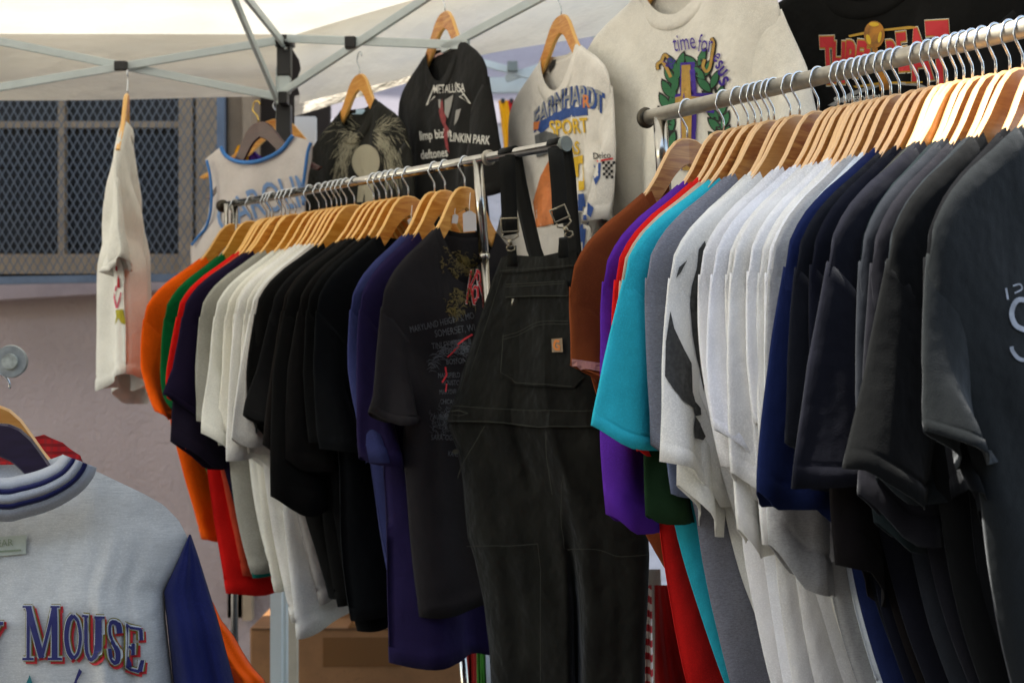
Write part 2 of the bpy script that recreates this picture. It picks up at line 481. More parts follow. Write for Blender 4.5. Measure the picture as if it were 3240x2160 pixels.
def TL(s, z): q = C0 + d2 * s; return Vector((q.x - .02, q.y - .02, z))
tbar(TL(.02, 2.352), TL(.84, 2.20)); tbar(TL(.02, 2.187), TL(.84, 2.377) + Vector((-.012, -.012, 0)))
tbar(TL(.74, 2.205), TL(1.6, 2.37)); tbar(TL(.80, 2.372), TL(1.64, 2.2) + Vector((-.012, -.012, 0)))
b = MB(); q = TL(.38, 2.277); b.box(q + Vector((-.012, -.014, 0)), (.03, .03, .032)); b.make('pivot', blackp, tent, world=True, smooth=False, bevel=.003)
def ext(p, q, k): return p + (q - p) * k
tbar(P(897, 138, 4.15), ext(P(897, 138, 4.15), P(786, 0, 3.75), 2.4)); tbar(P(875, 310, 4.13), ext(P(875, 310, 4.13), P(743, 0, 3.75), 2.4))

# other legs standing beside the boxes
nb = empty('tent_leg', (P(925, 0, 4.35).x, 4.35, .13), label='pale square tent leg standing right of the canopy leg, before the taped boxes', cat='tent leg')
b = MB(); cube_px(b, 906, 1500, 942, 2480, 4.3, .035); b.make('pole', mat('cream_enamel', '#b0a895', kind='worn', lo=.9), nb, world=True, smooth=False)
b = MB(); cube_px(b, 900, 2440, 948, 2500, 4.3, .05); b.make('foot', blackp, nb, world=True, smooth=False)
# canopy leg's lower part shifted as seen
b = MB(); cube_px(b, 858, 1500, 893, 2500, 4.14, .034); b.make('lower_leg', white_frame, tent, world=True, smooth=False)

# ------------------------------------------------------------------ neighbour stall behind
nt_ = empty('neighbour_canopy', (1.6, 6.2, .13), label='grey lilac neighbouring canopy with white eave bars behind the hung shirts', cat='canopy')
lil = mat('lilac_tarp', '#c2bfc8', rough=.85, kind='tarp', trans=.3)
v = [P(925, 330, 6.6), P(3400, -500, 6.6), P(3400, 2600, 6.6), P(925, 2600, 6.6)]
# side wall, gently rippled
gv = []
for i in range(20):
    for j in range(60):
        t = j / 59; s_ = i / 19; x = -1.04 + t * 5.2
        gv.append((x, 6.6 + .04 * math.sin(t * 40) * s_ + .03 * math.sin(t * 17 + 1), 2.9 - s_ * 2.7))
mobj('side_wall', gv, grid_faces(20, 60), mat('lilac_wall', '#cfcbd0', rough=.85, kind='tarp', trans=.35), nt_, world=True)
gv = []
for i in range(14):
    for j in range(30):
        t = j / 29; s_ = i / 13; x = -1.0 + t * 5.2
        gv.append((x, 6.6 - s_ * 2.0, 2.55 + .75 * math.sin(s_ * math.pi / 2) - .05 * math.sin(t * 9)))
mobj('roof', gv, grid_faces(14, 30), lil, nt_, world=True)
b = MB()
b.bar(P(1500, 272, 5.6), P(1900, 268, 5.6), .03, .06); b.make('eave_bar', white_frame, nt_, world=True, smooth=False)
b = MB(); b.bar(P(1500, 192, 5.4), P(1700, 246, 5.4), .02, .026); b.bar(P(1600, 250, 5.45), P(1760, 195, 5.45), .02, .026)
b.bar(P(1880, 100, 5.4), P(2050, 200, 5.4), .03, .04); b.make('truss_bar', white_frame, nt_, world=True, smooth=False)
b = MB(); cube_px(b, 1605, 195, 1638, 228, 5.36, .03); b.make('pivot', mat('grey_plastic', '#6d7672', rough=.5), nt_, world=True, smooth=False, bevel=.004)
b = MB(); p = P(1620, 0, 5.5); b.box((p.x, 5.5, .9), (.03, .03, 1.8)); b.make('leg', white_frame, nt_, world=True, smooth=False)
# white cloth strip right of the post
v, f = valance(P(932, 320, 4.6) * 1.0, P(1500, 200, 4.05) * 1.0, P(932, 290, 4.6).z + .0, P(932, 368, 4.6).z, 9)
fl = empty('white_banner', P(932, 368, 4.6), label='plain white cloth flap hanging right of the black tent post', cat='cloth flap')
gv = []
for i in range(8):
    for j in range(40):
        t = j / 39; s_ = i / 7; Y = 4.6 - .5 * t
        px = 932 + 400 * t; top = 305 - 110 * t; bot = 368 - 118 * t
        gv.append(P(px, top + (bot - top) * s_, Y + .01 * math.sin(t * 25) * s_))
mobj('flap', gv, grid_faces(8, 40), mat('white_flap', '#b0aa9c', rough=.9, kind='tarp', trans=.2), fl, world=True)
b = MB(); cube_px(b, 935, 372, 1000, 900, 4.7, .04); b.make('post', mat('pale_post', '#c9c6bd', rough=.7), fl, world=True, smooth=False)

# far right: sunlit white wall
fr_ = MB(); fr_.box((3.3, 8.2, 1.5), (2.6, .2, 4.2))
o = fr_.make('white_building', mat('pale_blue_wall', '#a9b8cc', kind='worn', lo=.9), smooth=False); tag(o, 'pale bluish white wall in the far right gap behind the black shirt', 'building')

# ------------------------------------------------------------------ generic pleated panel in the plane of the picture at real distance
def panel(name, m, root, rows, YL, YR, thick=.02, topf=None, folds=(), n=40, nz=50, seed=1, solid=0, back=True, ridge=.008):
    "rows: list of (py, pxL, pxR); YL/YR distances of left and right edge; two sided cloth with folds"
    rr = random.Random(seed)
    ys = [r[0] for r in rows]; Ls = [r[1] for r in rows]; Rs = [r[2] for r in rows]
    y0, y1 = ys[0], ys[-1]; ph = [rr.random() * 6.28 for _ in range(6)]
    vf, vb = [], []
    for i in range(nz):
        t = i / (nz - 1)
        for j in range(n):
            u = j / (n - 1)
            pyt = topf(u) if topf else y0
            py = pyt + (y1 - pyt) * t
            L_, R_ = ip(py, ys, Ls), ip(py, ys, Rs)
            px = L_ + (R_ - L_) * u
            e = 2 * u - 1; T = thick * math.sqrt(max(0, 1 - abs(e) ** 3)) * min(1, .25 + t * 2)
            amp = ridge * min(1, .15 + t * 1.2)
            y = YL + (YR - YL) * u + amp * (math.sin(u * 11 + ph[0] + t * 1.5) + .6 * math.sin(u * 23 + ph[1] - t * 2) + .5 * math.sin(t * 9 + u * 4 + ph[2]) * (1 - t))
            for (cu, wd, a, t0, t1) in folds:
                if t0 < t < t1: y += a * math.exp(-((u - cu) / wd) ** 2) * math.sin((t - t0) / (t1 - t0) * math.pi / 2)
            vf.append(P(px, py, y - T)); vb.append(P(px, py, y + T) * 1.0)
    # keep the back's edge on the front's edge
    V = []
    for i in range(nz):
        V += vf[i * n:(i + 1) * n] + ([vb[i * n + j] for j in range(n - 1, -1, -1)] if back else [])
    nc = 2 * n if back else n
    return mobj(name, V, grid_faces(nz, nc, loop=back), m, root, world=True, solid=solid)

# ------------------------------------------------------------------ shirts
def tri(x): return math.asin(math.sin(x) * .985) / 1.40
def smooth_walk(i, k): return math.sin(i * .61 + k * 1.7) * .6 + math.sin(i * .23 + k * 2.9) * .4

def shirt(M, color_m, label, group=None, i=0, g=1., kx=1., kz=1., ln=.88, hem=.14, slv=1., cat='t-shirt', name='t_shirt', rib=None, lean=0., skew=0., nx=34, nz=40, thick=1., fl=0., sl=1., back_only=False, tw=None, dip=.085, crease=1.):
    r = random.Random(i * 31 + 5)
    w_ = lambda k: .7 * smooth_walk(i, k) + .65 * (r.random() * 2 - 1)
    root = empty(name, M=M, label=label, cat=cat, group=group)
    xs = np.array([0, .104, .15, .20, .24, .262, .272]); zs = np.array([-.141, -.141, -.172, -.203, -.236, -.268, -.315]); zs = -.141 + (zs + .141) * sl; ofz = (1 - sl) * .16
    WS = .272 * kx
    wv_v = [0, .08, .2, .38, .7, 1]; wv_w = [WS, WS * .985, .238 * kx, .205 * kx, (.205 * kx + hem) / 2, hem]
    bow = r.random() * .01
    U = np.cos(np.linspace(0, math.pi, nx)); U = np.sign(U) * np.abs(U) ** .8      # +1 .. -1
    U = np.linspace(1, -1, nx); U = np.sign(U) * (1 - (1 - np.abs(U)) ** 1.25)
    ph = [w_(k) * 2.2 for k in range(8)]
    slant = .045 * w_(9) + skew; slv = slv * (1 + .10 * (r.random() - .5)); fl = fl + .018 * (r.random() - .5)
    rows = []
    for a in range(nz):
        v = (a / (nz - 4)) ** 1.25 * .93 if a < nz - 3 else (.943, .958, 1.)[a - nz + 3]
        W = ip(v, wv_v, wv_w)
        front, backr = [], []
        for u in U:
            x0_ = abs(u) * .272
            zt = ip(x0_, xs, zs)
            nk = max(0, 1 - (x0_ / .106) ** 2)
            ztf = zt - dip * nk ** .75; ztb = zt - .012 * nk
            zb = -ln * kz + slant * u + .012 * math.sin(u * 5 + ph[0])
            x = u * W
            sway = lean * v * v + .012 * math.sin(v * 4 + ph[7]) * v
            th = (.010 + (.030 * g * thick) * ip(v, [0, .15, .5, 1], [0, .35, 1, .9])) * math.sqrt(max(0, 1 - abs(u) ** 3.4))
            if nk <= 0: th *= min(1, math.sqrt(v / .025)) if v < .025 else 1
            am = g * ip(v, [0, .12, .5, 1], [0, .1, .65, 1.0]) * crease
            y0 = am * (.016 * math.sin(3.1 * u + ph[1] + v * .9) + .010 * math.sin(7.2 * u + ph[2] - v * 1.3) + .005 * math.sin(14 * u + ph[3] + v * 2.5))
            y0 += .42 * am * .016 * tri(5 * u + ph[4] + v * 2.2) + .42 * am * .016 * tri(9.5 * u - ph[5] + v * 3.1 * np.sign(u)) + .006 * g * math.exp(-((v - .3) / .2) ** 2) * tri(v * 15 + abs(u) * 9 + ph[4])
            # drag creases running from the shoulder ends towards the chest
            y0 += .006 * g * math.exp(-((v - .34) / .14) ** 2) * math.sin(9 * (abs(u) + v * 1.8) + ph[5])
            yb = -.004 * g * math.sin(8 * u + ph[6]) * am
            yc = .05 * abs(x) if v < .4 else .05 * abs(x) * max(0, 1 - (v - .4) * 3)
            hm = .0014 if v > .955 else (-.0018 if v > .935 else 0)
            zf = ztf + (zb - ztf) * v; zk = ztb + (zb - ztb) * v
            front.append((x + sway, y0 + th + yc + hm, zf)); backr.append((x + sway, y0 - th + yb + yc - hm, zk))
        rows += front + backr[::-1]
    V = [(p[0], p[1], p[2]) for p in rows]
    nc = 2 * nx
    mobj('body', V, grid_faces(nz, nc, loop=True), color_m, root, solid=.0016)
    # collar: a ribbed band along the neck opening
    cv = []; nn = 40
    for k in range(nn):
        t = 2 * math.pi * k / nn; cx, sy = math.cos(t), math.sin(t)
        fz = -.144 - (dip if sy > 0 else .012) * max(0, 1 - cx * cx) ** .75
        fy = .013 * sy + .0045 * abs(cx) + .0015 * np.sign(sy)
        for (q, dy) in ((-.013, .0004), (-.002, .0022), (.008, .0030), (.0175, .0028), (.0195, .0002)):
            dz = -q * (.25 + .75 * abs(sy)) * (1 if sy >= 0 else 1) - .45 * q * abs(cx)
            cv.append((kx * cx * (.1045 + q * abs(cx) ** .6 * .9), fy + dy * np.sign(sy if abs(sy) > .02 else 1) + .05 * .09 * abs(cx) * .4, fz + dz))
    faces = []
    for k in range(nn):
        for q in range(4):
            a = k * 5 + q; b_ = ((k + 1) % nn) * 5 + q; faces.append((a, b_, b_ + 1, a + 1))
    mobj('collar', cv, faces, rib or color_m, root)
    # sleeves
    for sd in (1, -1):
        nt2, ns = 30, 22; sv = []
        tw_ = (tw if tw is not None else (.5 + .5 * w_(11))) * (1 if sd > 0 else .6)
        fo = .035 * w_(12 + sd); inn = .03 * w_(15 + sd); ps = [w_(20 + sd + k) * 2.5 for k in range(5)]
        SS = list(np.linspace(0, .87, 18)) + [.885, .897, .909, 1.]
        for a in range(ns):
            s_ = SS[a]
            ox = ip(s_, [0, .12, .45, 1], [.270, .279, .299, .324 + fo * .5]) * kx + fl * s_
            oz = ip(s_, [0, .12, .45, 1], [-.300, -.338, -.42, -.255 - .265 * slv - .02])
            ix = ip(s_, [0, .5, 1], [.158, .150, .138 + fo]) * kx + fl * s_ * .6
            iz = ip(s_, [0, .5, 1], [-.40, -.49, -.31 - .285 * slv + inn])
            mx, mz = (ox + ix) / 2, (oz + iz) / 2; hx, hz = (ox - ix) / 2, (oz - iz) / 2
            bth = .0095 + .013 * s_ * g * thick
            bth += .0016 if s_ > .9 else (-.0016 if .89 < s_ < .9 else 0)
            if s_ < .02: bth += .001
            al = tw_ * s_ ** 2.0 * g * .9
            for k in range(nt2):
                t = 2 * math.pi * k / nt2; c, sn = math.cos(t), math.sin(t)
                cc = c
                y = bth * np.sign(sn) * abs(sn) ** 1.15
                dx, dz = cc * hx, cc * hz
                yf = g * s_ ** 1.4 * crease * (.032 * tri(2.6 * cc + ps[0] + s_) + .011 * tri(6.5 * cc + ps[1] - s_ * 2.5)) + .005 * g * tri(s_ * 7 + ps[2] + cc * 4) * s_
                xr = dx * math.cos(al) - 0 * y; yr = dx * math.sin(al) + y + yf
                yc = .05 * mx
                zz = mz + dz + ofz * (1 - .5 * s_) - s_ ** 3 * (.014 * tri(cc * 3 + ps[3]) + .010 * np.sign(sn) * (1 - c * c) * math.cos(ps[4]))
                sv.append(((mx + xr) * sd + lean * .15 * s_, yr + yc, zz))
        nf = grid_faces(ns, nt2, loop=True)
        if sd < 0: nf = [f_[::-1] for f_ in nf]
        mobj('sleeve', sv, nf, color_m, root, solid=.0018)
    return root

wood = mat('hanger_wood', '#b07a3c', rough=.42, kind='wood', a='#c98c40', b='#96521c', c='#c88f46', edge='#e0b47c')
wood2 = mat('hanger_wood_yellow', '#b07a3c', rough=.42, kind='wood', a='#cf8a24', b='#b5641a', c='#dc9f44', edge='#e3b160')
wood_dark = mat('hanger_dark_wood', '#3c2424', rough=.35, kind='wood', a='#3f1f1d', b='#3a1c1a', c='#4a2622')
wood_plum = mat('hanger_plum', '#2b2233', rough=.3, kind='wood', a='#2b2233', b='#251e2e', c='#322840')
steel_wire = mat('hook_steel', '#c8ccd0', rough=.22, metal=1.)
brass_wire = mat('hook_brass', '#c9a94e', rough=.25, metal=1.)

HUP = [(0, -.050), (.017, -.0515), (.032, -.058), (.048, -.072), (.063, -.092), (.081, -.118), (.102, -.142), (.13, -.168), (.165, -.194), (.195, -.215), (.210, -.225)]
HLO = [(.212, -.229), (.203, -.235), (.165, -.218), (.13, -.199), (.10, -.179), (.075, -.160), (.055, -.139), (.036, -.117), (.02, -.103), (0, -.095)]
def hanger(M, label, group, w=wood, hook=steel_wire, kx=1., r_=.017, pip=True, tilt=0):
    root = empty('wooden_hanger', M=M, label=label, cat='hanger', group=group)
    outline = [(x * kx, z) for x, z in HUP] + [(x * kx, z) for x, z in HLO]
    half = [(x, z) for x, z in outline]
    full = half + [(-x, z) for x, z in reversed(half[1:-1])]
    # strips: pair upper and lower points for clean quads
    up = HUP; lo = HLO[::-1]
    xs_u = [p[0] for p in up]; zs_u = [p[1] for p in up]; xs_l = [p[0] for p in lo]; zs_l = [p[1] for p in lo]
    X = np.concatenate([np.linspace(0, .2, 26), [.206, .2095, .2115]]); cols = []
    V = []; T = .0052
    sec = [(-1, .7), (-1, .25), (-.8, 0), (.8, 0), (1, .25), (1, .7)]
    allx = sorted(set([-x for x in X] + list(X)))
    for x in allx:
        a = abs(x); zt = ip(a, xs_u, zs_u); zb = ip(min(a, .2), xs_l, zs_l)
        if a > .2: zb = -.233 + (a - .2) * .5; zt = min(zt, -.214)
        y = .05 * a + .00; h = zt - zb; rd = min(.003, h * .3)
        ring = [(-T, zt - rd), (-T + rd, zt), (T - rd, zt), (T, zt - rd), (T, zb + rd), (T - rd, zb), (-T + rd, zb), (-T, zb + rd)]
        V += [(x * kx, y + q[0], q[1]) for q in ring]
    nfc = grid_faces(len(allx), 8, loop=True); L_ = (len(allx) - 1) * 8
    nfc += [tuple(range(8)), tuple(L_ + k for k in range(8))[::-1]]
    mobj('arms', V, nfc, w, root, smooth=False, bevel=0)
    ch = COL.objects[-1]
    pts = [(0, 0, -.054), (0, 0, -.038), (.0012, 0, -.032), (.007, 0, -.024), (.0135, 0, -.016), (.017, 0, -.008)]
    rr = r_
    pts += [(rr * math.cos(t), 0, rr * math.sin(t)) for t in np.linspace(0.05, math.pi * 1.06, 18)]
    h = MB(); h.tube(pts, .0018, 8); h.make('hook', hook, root)
    return root

# ------------------------------------------------------------------ racks
steel = mat('rack_steel', '#b5b0a4', rough=.42, metal=1., kind='metal', lo=.7)
chrome = mat('rack_chrome', '#b9b6ae', rough=.16, metal=1., kind='metal', lo=.8)
dull = mat('dull_steel', '#5a554a', rough=.45, metal=1., kind='metal', lo=.5)
caps = mat('grey_cap', '#7d8480', rough=.5, metal=.3, kind='metal', lo=.8)
class Bar:
    def __init__(s, u0, v0, Y0, u1, v1, Y1):
        s.a = P(u0, v0, Y0); s.b = P(u1, v1, Y1); s.z = (s.a.z + s.b.z) / 2; s.a.z = s.b.z = s.z
        s.d = (s.b - s.a).normalized()
    def at(s, u):     # point of the bar seen at column u
        k = (u - 1620) / F; t = (k * s.a.y - s.a.x) / (s.d.x - k * s.d.y)
        return s.a + s.d * t
    def M(s, u, yaw=0, roll=0):
        p = s.at(u); ang = math.atan2(-s.d.x, s.d.y)
        return Matrix.Translation(p) @ Matrix.Rotation(ang + yaw, 4, 'Z') @ Matrix.Rotation(roll, 4, 'Y')
BL = Bar(705, 652, 3.705, 1790, 455, 2.655)
BR = Bar(2050, 372, 2.453, 3240, 90, 1.80)
BL.z = 1.81

rk = empty('clothes_rack', (BL.at(1510).x, BL.at(1510).y, .0), label='chrome clothes rack on the left holding orange to black shirts', cat='clothes rack')
b = MB(); b.tube([BL.a, BL.b], .0098, 20); b.make('rail', chrome, rk, world=True)
b = MB(); b.tube([BL.a - BL.d * .006, BL.a + BL.d * .004], [.0165, .0165], 24); b.make('end_flange', dull, rk, world=True)
b = MB(); b.tube([BL.b - BL.d * .012, BL.b - BL.d * .003, BL.b + BL.d * .003], [.012, .0152, .0145], 28); b.make('end_cap', caps, rk, world=True, smooth=False)
pt = BL.at(1515); dn = Vector((.055, 0, -1)).normalized()
b = MB(); b.tube([pt + Vector((0, 0, .0)) - BL.d * .004, pt + dn * .19], .0105, 20); b.tube([pt + dn * .19, pt + dn * .2], .0118, 20); b.tube([pt + dn * .2, pt + dn * 1.78], .0092, 20); b.make('post', chrome, rk, world=True)
b = MB(); b.tube([pt + BL.d * .028 + Vector((math.cos(t) * 0, 0, 0)) for t in (0,)] + [pt + BL.d * .036], [.0155, .0155], 24); b.make('clamp_ring', steel, rk, world=True)
pt = BL.at(742); b = MB()
b.tube([pt, pt + Vector((0.0, 0, -1.72))], .0095, 16); b.tube([pt + Vector((-.02, -.005, 0)), pt + Vector((-.02, -.005, -.25))], .006, 12); b.make('post', chrome, rk, world=True)
b = MB(); pa = BL.at(742); pb = BL.at(1515) + Vector((.095, 0, 0))
b.tube([Vector((pa.x, pa.y, .08)), Vector((pb.x, pb.y, .08))], .012, 12); b.make('base_bar', chrome, rk, world=True)
for q in (pa, pb):
    b = MB(); b.tube([Vector((q.x, q.y, 0)) + BL.M(742).to_3x3() @ Vector((-.28, 0, .08)), Vector((q.x, q.y, 0)) + BL.M(742).to_3x3() @ Vector((.28, 0, .08))], .012, 12)
    b.make('foot', chrome, rk, world=True)

rk2 = empty('clothes_rack', (BR.at(2085).x, BR.at(2085).y, 0), label='thick steel clothes rack on the right holding brown to black shirts', cat='clothes rack')
eb = BR.a + BR.d * 1.35
b = MB(); b.tube([BR.a, eb], .0128, 24); b.make('rail', steel, rk2, world=True)
b = MB(); b.tube([BR.a - BR.d * .010, BR.a - BR.d * .004, BR.a + BR.d * .002], [.017, .0185, .015], 28); b.make('end_flange', dull, rk2, world=True)
b = MB(); b.tube([eb - BR.d * .003, eb + BR.d * .008], [.018, .018], 28); b.make('end_flange', dull, rk2, world=True)
pt = BR.at(2088); dn = Vector((.06, 0, -1)).normalized()
b = MB(); b.tube([pt, pt + dn * .135], .0122, 20); b.make('post', chrome, rk2, world=True)
b = MB(); b.tube([pt + dn * .135, pt + dn * 1.8], .0105, 18); b.make('lower_post', dull, rk2, world=True)
b = MB(); q = eb - BR.d * .05; b.tube([q, Vector((q.x + .05, q.y, .03))], .0122, 16); b.make('post', chrome, rk2, world=True)
b = MB(); b.tube([Vector((pt.x + .1, pt.y, .08)), Vector((q.x + .05, q.y, .08))], .012, 12); b.make('base_bar', chrome, rk2, world=True)

# left rack: column of the hook, colour, label, options
LEFT = [
 (744, '#e85c0c', 'bright orange t-shirt at the far end of the left rack', {'ln': .87, 'hem': .17, 'kx':.97,'fl':-.01, 'slv':0.88}),
 (795, '#08572b', 'green t-shirt next to the orange one on the left rack', {'ln': .80, 'kx':.93,'fl':-.01, 'slv':0.95}),
 (843, '#14a09a', 'teal t-shirt right of the green one on the left rack', {'kx':.93,'fl':-.01, 'slv':1.0, 'ln':.76}),
 (854, '#d41c18', 'red t-shirt with long body below the coral sleeve', {'slv': .8, 'kx':0.95, 'hem':0.2, 'ln':0.95}),
 (864, '#b8452e', 'brick coral t-shirt behind the thin red shoulder', {'slv': 1.18, 'kx':.93}),
 (890, '#1e1928', 'dark slate purple t-shirt with lower sleeve beside the coral one', {'slv':1.25}),
 (902, '#1e172e', 'purple navy t-shirt left of the heather grey one', {'fl':.0, 'slv':0.82, 'kx':1.02}),
 (917, '#127066', 'dark teal t-shirt whose hem shows right of the red body', {'ln': .95, 'slv': .8, 'kx':0.72}),
 (935, '#9b9a90', 'heather grey t-shirt between the purple navy and first white one', {'slv': 1.03, 'heather': .2, 'kx':.93,'fl':-.02}),
 (981, '#d6d6cc', 'off white t-shirt right of the heather grey one', {'kx':.93,'fl':-.01, 'slv':1.15}),
 (1010, '#dcdacd', 'cream white t-shirt, second of the left rack whites', {'kx':.9,'fl':-.02, 'slv':1.1}),
 (1033, '#e0ded4', 'white t-shirt, third of the left rack whites', {'slv': 1.05, 'kx':.93,'fl':-.03}),
 (1050, '#e2e1da', 'bright white t-shirt, fourth of the left rack whites', {'ln': .95, 'hem': .18, 'kx':.95, 'slv':1.25}),
 (1066, '#d8d6cb', 'ivory t-shirt, fifth of the left rack whites', {'slv': 1.2, 'kx':.9,'fl':-.03}),
 (1080, '#e0e0da', 'white t-shirt with longest hem among left rack whites', {'slv': 1.1, 'ln': .97, 'hem': .2, 'kx':.92}),
 (1097, '#b0aca6', 'pale grey t-shirt just left of the left rack blacks', {'slv': .95, 'heather': .12, 'kx':.93,'fl':.0}),
 (1122, '#131312', 'black t-shirt, first of the left rack blacks', {'slv': 1.0, 'kx':.95}),
 (1183, '#141414', 'washed black t-shirt, second of the left rack blacks', {'slv': .9, 'kx':.98,'fl':.02}),
 (1201, '#1b1816', 'faded brown black t-shirt, third of the left rack blacks', {'slv': 1.15, 'kx':.93}),
 (1222, '#10100f', 'deep black t-shirt with low pointed sleeve, left rack', {'slv': 1.5, 'kx':.97,'fl':.02}),
 (1240, '#151413', 'soft black t-shirt, fifth of the left rack blacks', {'slv': 1.2, 'kx':.9}),
 (1262, '#0d0e0e', 'plain black t-shirt, sixth of the left rack blacks', {'slv': 1.05, 'ln': .97, 'kx':.88,'fl':-.02}),
 (1292, '#0a0c0e', 'large smooth black t-shirt with the widest black front', {'ln': .95, 'hem': .2, 'kx':.9,'fl':-.03, 'slv':1.15}),
 (1375, '#343963', 'blue violet tie dyed t-shirt left of the indigo purple one', {'ln': .92, 'kx':.83,'fl':-.02, 'slv':1.2}),
 (1408, '#221b3d', 'indigo purple t-shirt just behind the charcoal band t-shirt', {'ln': 1.02, 'hem': .19, 'kx':.84,'fl':-.02, 'slv':1.1}),
 (1471, '#262425', 'faded charcoal band t-shirt with red and grey print', {'ln': .88, 'hem': .17, 'name': 'band_t_shirt', 'kx':.82,'fl':-.01, 'slv':0.85}),
]
RIGHT = [
 (2174, '#7a3d1d', 'rust brown t-shirt with pink cuff, first on the right rack', {'ln': .80, 'hem': .13, 'fl':-.03,'kx':0.9, 'slv':0.6}),
 (2290, '#5a2a96', 'purple t-shirt between the brown and turquoise ones', {'slv': 1.42, 'ln': .85, 'hem': .13, 'kx':0.95, 'fl':-0.01}),
 (2335, '#d8201c', 'red t-shirt with long body left of the turquoise one', {'slv': .95, 'ln': 1.1, 'hem': .2, 'kx':0.97, 'fl':-0.01}),
 (2366, '#c8ac94', 'pale beige t-shirt edge just left of the turquoise sleeve', {'slv': .95, 'fl':-.02, 'kx':0.99}),
 (2388, '#1f351f', 'dark green t-shirt almost hidden behind the turquoise sleeve', {'slv': 1.3, 'kx':.85}),
 (2408, '#35b9c8', 'turquoise t-shirt on the right rack', {'ln': 1.1, 'hem': .12, 'tw': .2, 'slv':0.86, 'kx':1.02, 'fl':0.045}),
 (2432, '#6f7890', 'slate blue heather t-shirt behind the grey heather one', {'heather': .22, 'kx':.88,'fl':-.03, 'slv':1.15}),
 (2449, '#83848c', 'grey heather t-shirt with long grey body on the right rack', {'ln': 1.15, 'hem': .15, 'heather': .3, 'fl':-.03, 'kx':0.95, 'slv':0.98}),
 (2500, '#d9d7cd', 'off white t-shirt just left of the whale print one', {'heather': 0, 'fl':-.03, 'kx':0.84, 'slv':1.22}),
 (2530, '#e2e0d8', 'white t-shirt with black engraved whale print on the sleeve', {'tw': .1, 'kx':0.93, 'fl':0, 'slv':1.12}),
 (2590, '#e0dedb', 'white t-shirt with thick collar right of the whale print one', {'ln': 1.1, 'kx':.88,'fl':-.03, 'slv':1.1}),
 (2652, '#dfdfe0', 'cool white t-shirt, second right of the whale print', {'slv': .95, 'ln': 1.15, 'kx':.9,'fl':-.01}),
 (2673, '#dddbd3', 'ivory t-shirt third right of the whale print one', {'slv': 1.4, 'kx':.86,'fl':-.03}),
 (2697, '#e1dfd8', 'warm white t-shirt fourth right of the whale print one', {'slv': 1.16, 'ln': 1.2, 'kx':.88,'fl':-.02}),
 (2722, '#dcdad4', 'soft white t-shirt fifth right of the whale print one', {'slv': 1.4, 'ln': 1.0, 'kx':.83,'fl':-.03}),
 (2742, '#e4e3df', 'bright white t-shirt sixth right of the whale print one', {'slv': .85, 'kx':.86,'fl':-.03}),
 (2764, '#dfddd4', 'cream white t-shirt seventh right of the whale print one', {'slv': 1.05, 'kx':.83,'fl':-.03}),
 (2792, '#dededd', 'white t-shirt directly left of the light grey heather one', {'slv': 1.35, 'kx':.82,'fl':-.03}),
 (2818, '#a9a9a6', 'light grey heather t-shirt with a low drooping cuff', {'heather': .2, 'kx':.84,'fl':-.01, 'slv':1.4}),
 (2846, '#c9d0d4', 'pale blue grey t-shirt left of the royal navy one', {'slv': 1.0, 'fl':-.03, 'kx':0.8}),
 (2905, '#1a2449', 'royal navy t-shirt right of the pale blue grey one', {'kx':.93,'fl':.01, 'slv':1.12}),
 (2938, '#15171d', 'black navy t-shirt right of the royal navy one', {'slv': .98, 'sheen': .5, 'kx':.97,'fl':.0}),
 (2966, '#12141e', 'deep navy t-shirt left of the brown black one', {'slv': 1.1, 'sheen': .4, 'kx':.9,'fl':-.03}),
 (2995, '#181515', 'brown black t-shirt mostly hidden with a low dark cuff', {'slv': 1.5, 'kx':.88,'fl':.0}),
 (3025, '#282c26', 'olive charcoal t-shirt with wide ribbed collar in the dark group', {'slv': .8, 'sheen': .7, 'kx':.93,'fl':-.04}),
 (3050, '#171820', 'ink navy t-shirt right of the olive charcoal one', {'slv': 1.13, 'sheen': .5, 'tw': .1, 'kx':1.0,'fl':.03}),
 (3077, '#182123', 'dark teal t-shirt right of the ink navy one', {'slv': 1.25, 'sheen': .5, 'kx':.85,'fl':-.03}),
 (3110, '#25282d', 'slate blue t-shirt in the dark group of the right rack', {'slv': 1.05, 'sheen': .6, 'kx':.88,'fl':-.03}),
 (3150, '#1c1c21', 'charcoal t-shirt right of the slate blue one', {'sheen': .6, 'kx':.88,'fl':-.02, 'slv':1.15}),
 (3195, '#212629', 'muted teal t-shirt left of the wide black one', {'slv': 1.1, 'sheen': .6, 'kx':.86,'fl':-.02}),
 (3236, '#121313', 'black t-shirt with wide sleeve, third from the right edge', {'sheen': .45, 'tw': .15, 'fl':.05, 'kx':0.92, 'slv':1.05}),
 (3300, '#0f1012', 'jet black t-shirt directly behind the nearest grey one', {'sheen': .3, 'kx':.85,'fl':-.03, 'slv':1.15}),
 (3380, '#1e2122', 'dark grey t-shirt with white lettering, nearest at the right edge', {'ln': .95, 'sheen': .7, 'hem': .2, 'tw': .2, 'name': 'lettered_t_shirt', 'kx':1.0,'fl':.0, 'slv':0.88}),
]
SH = {}
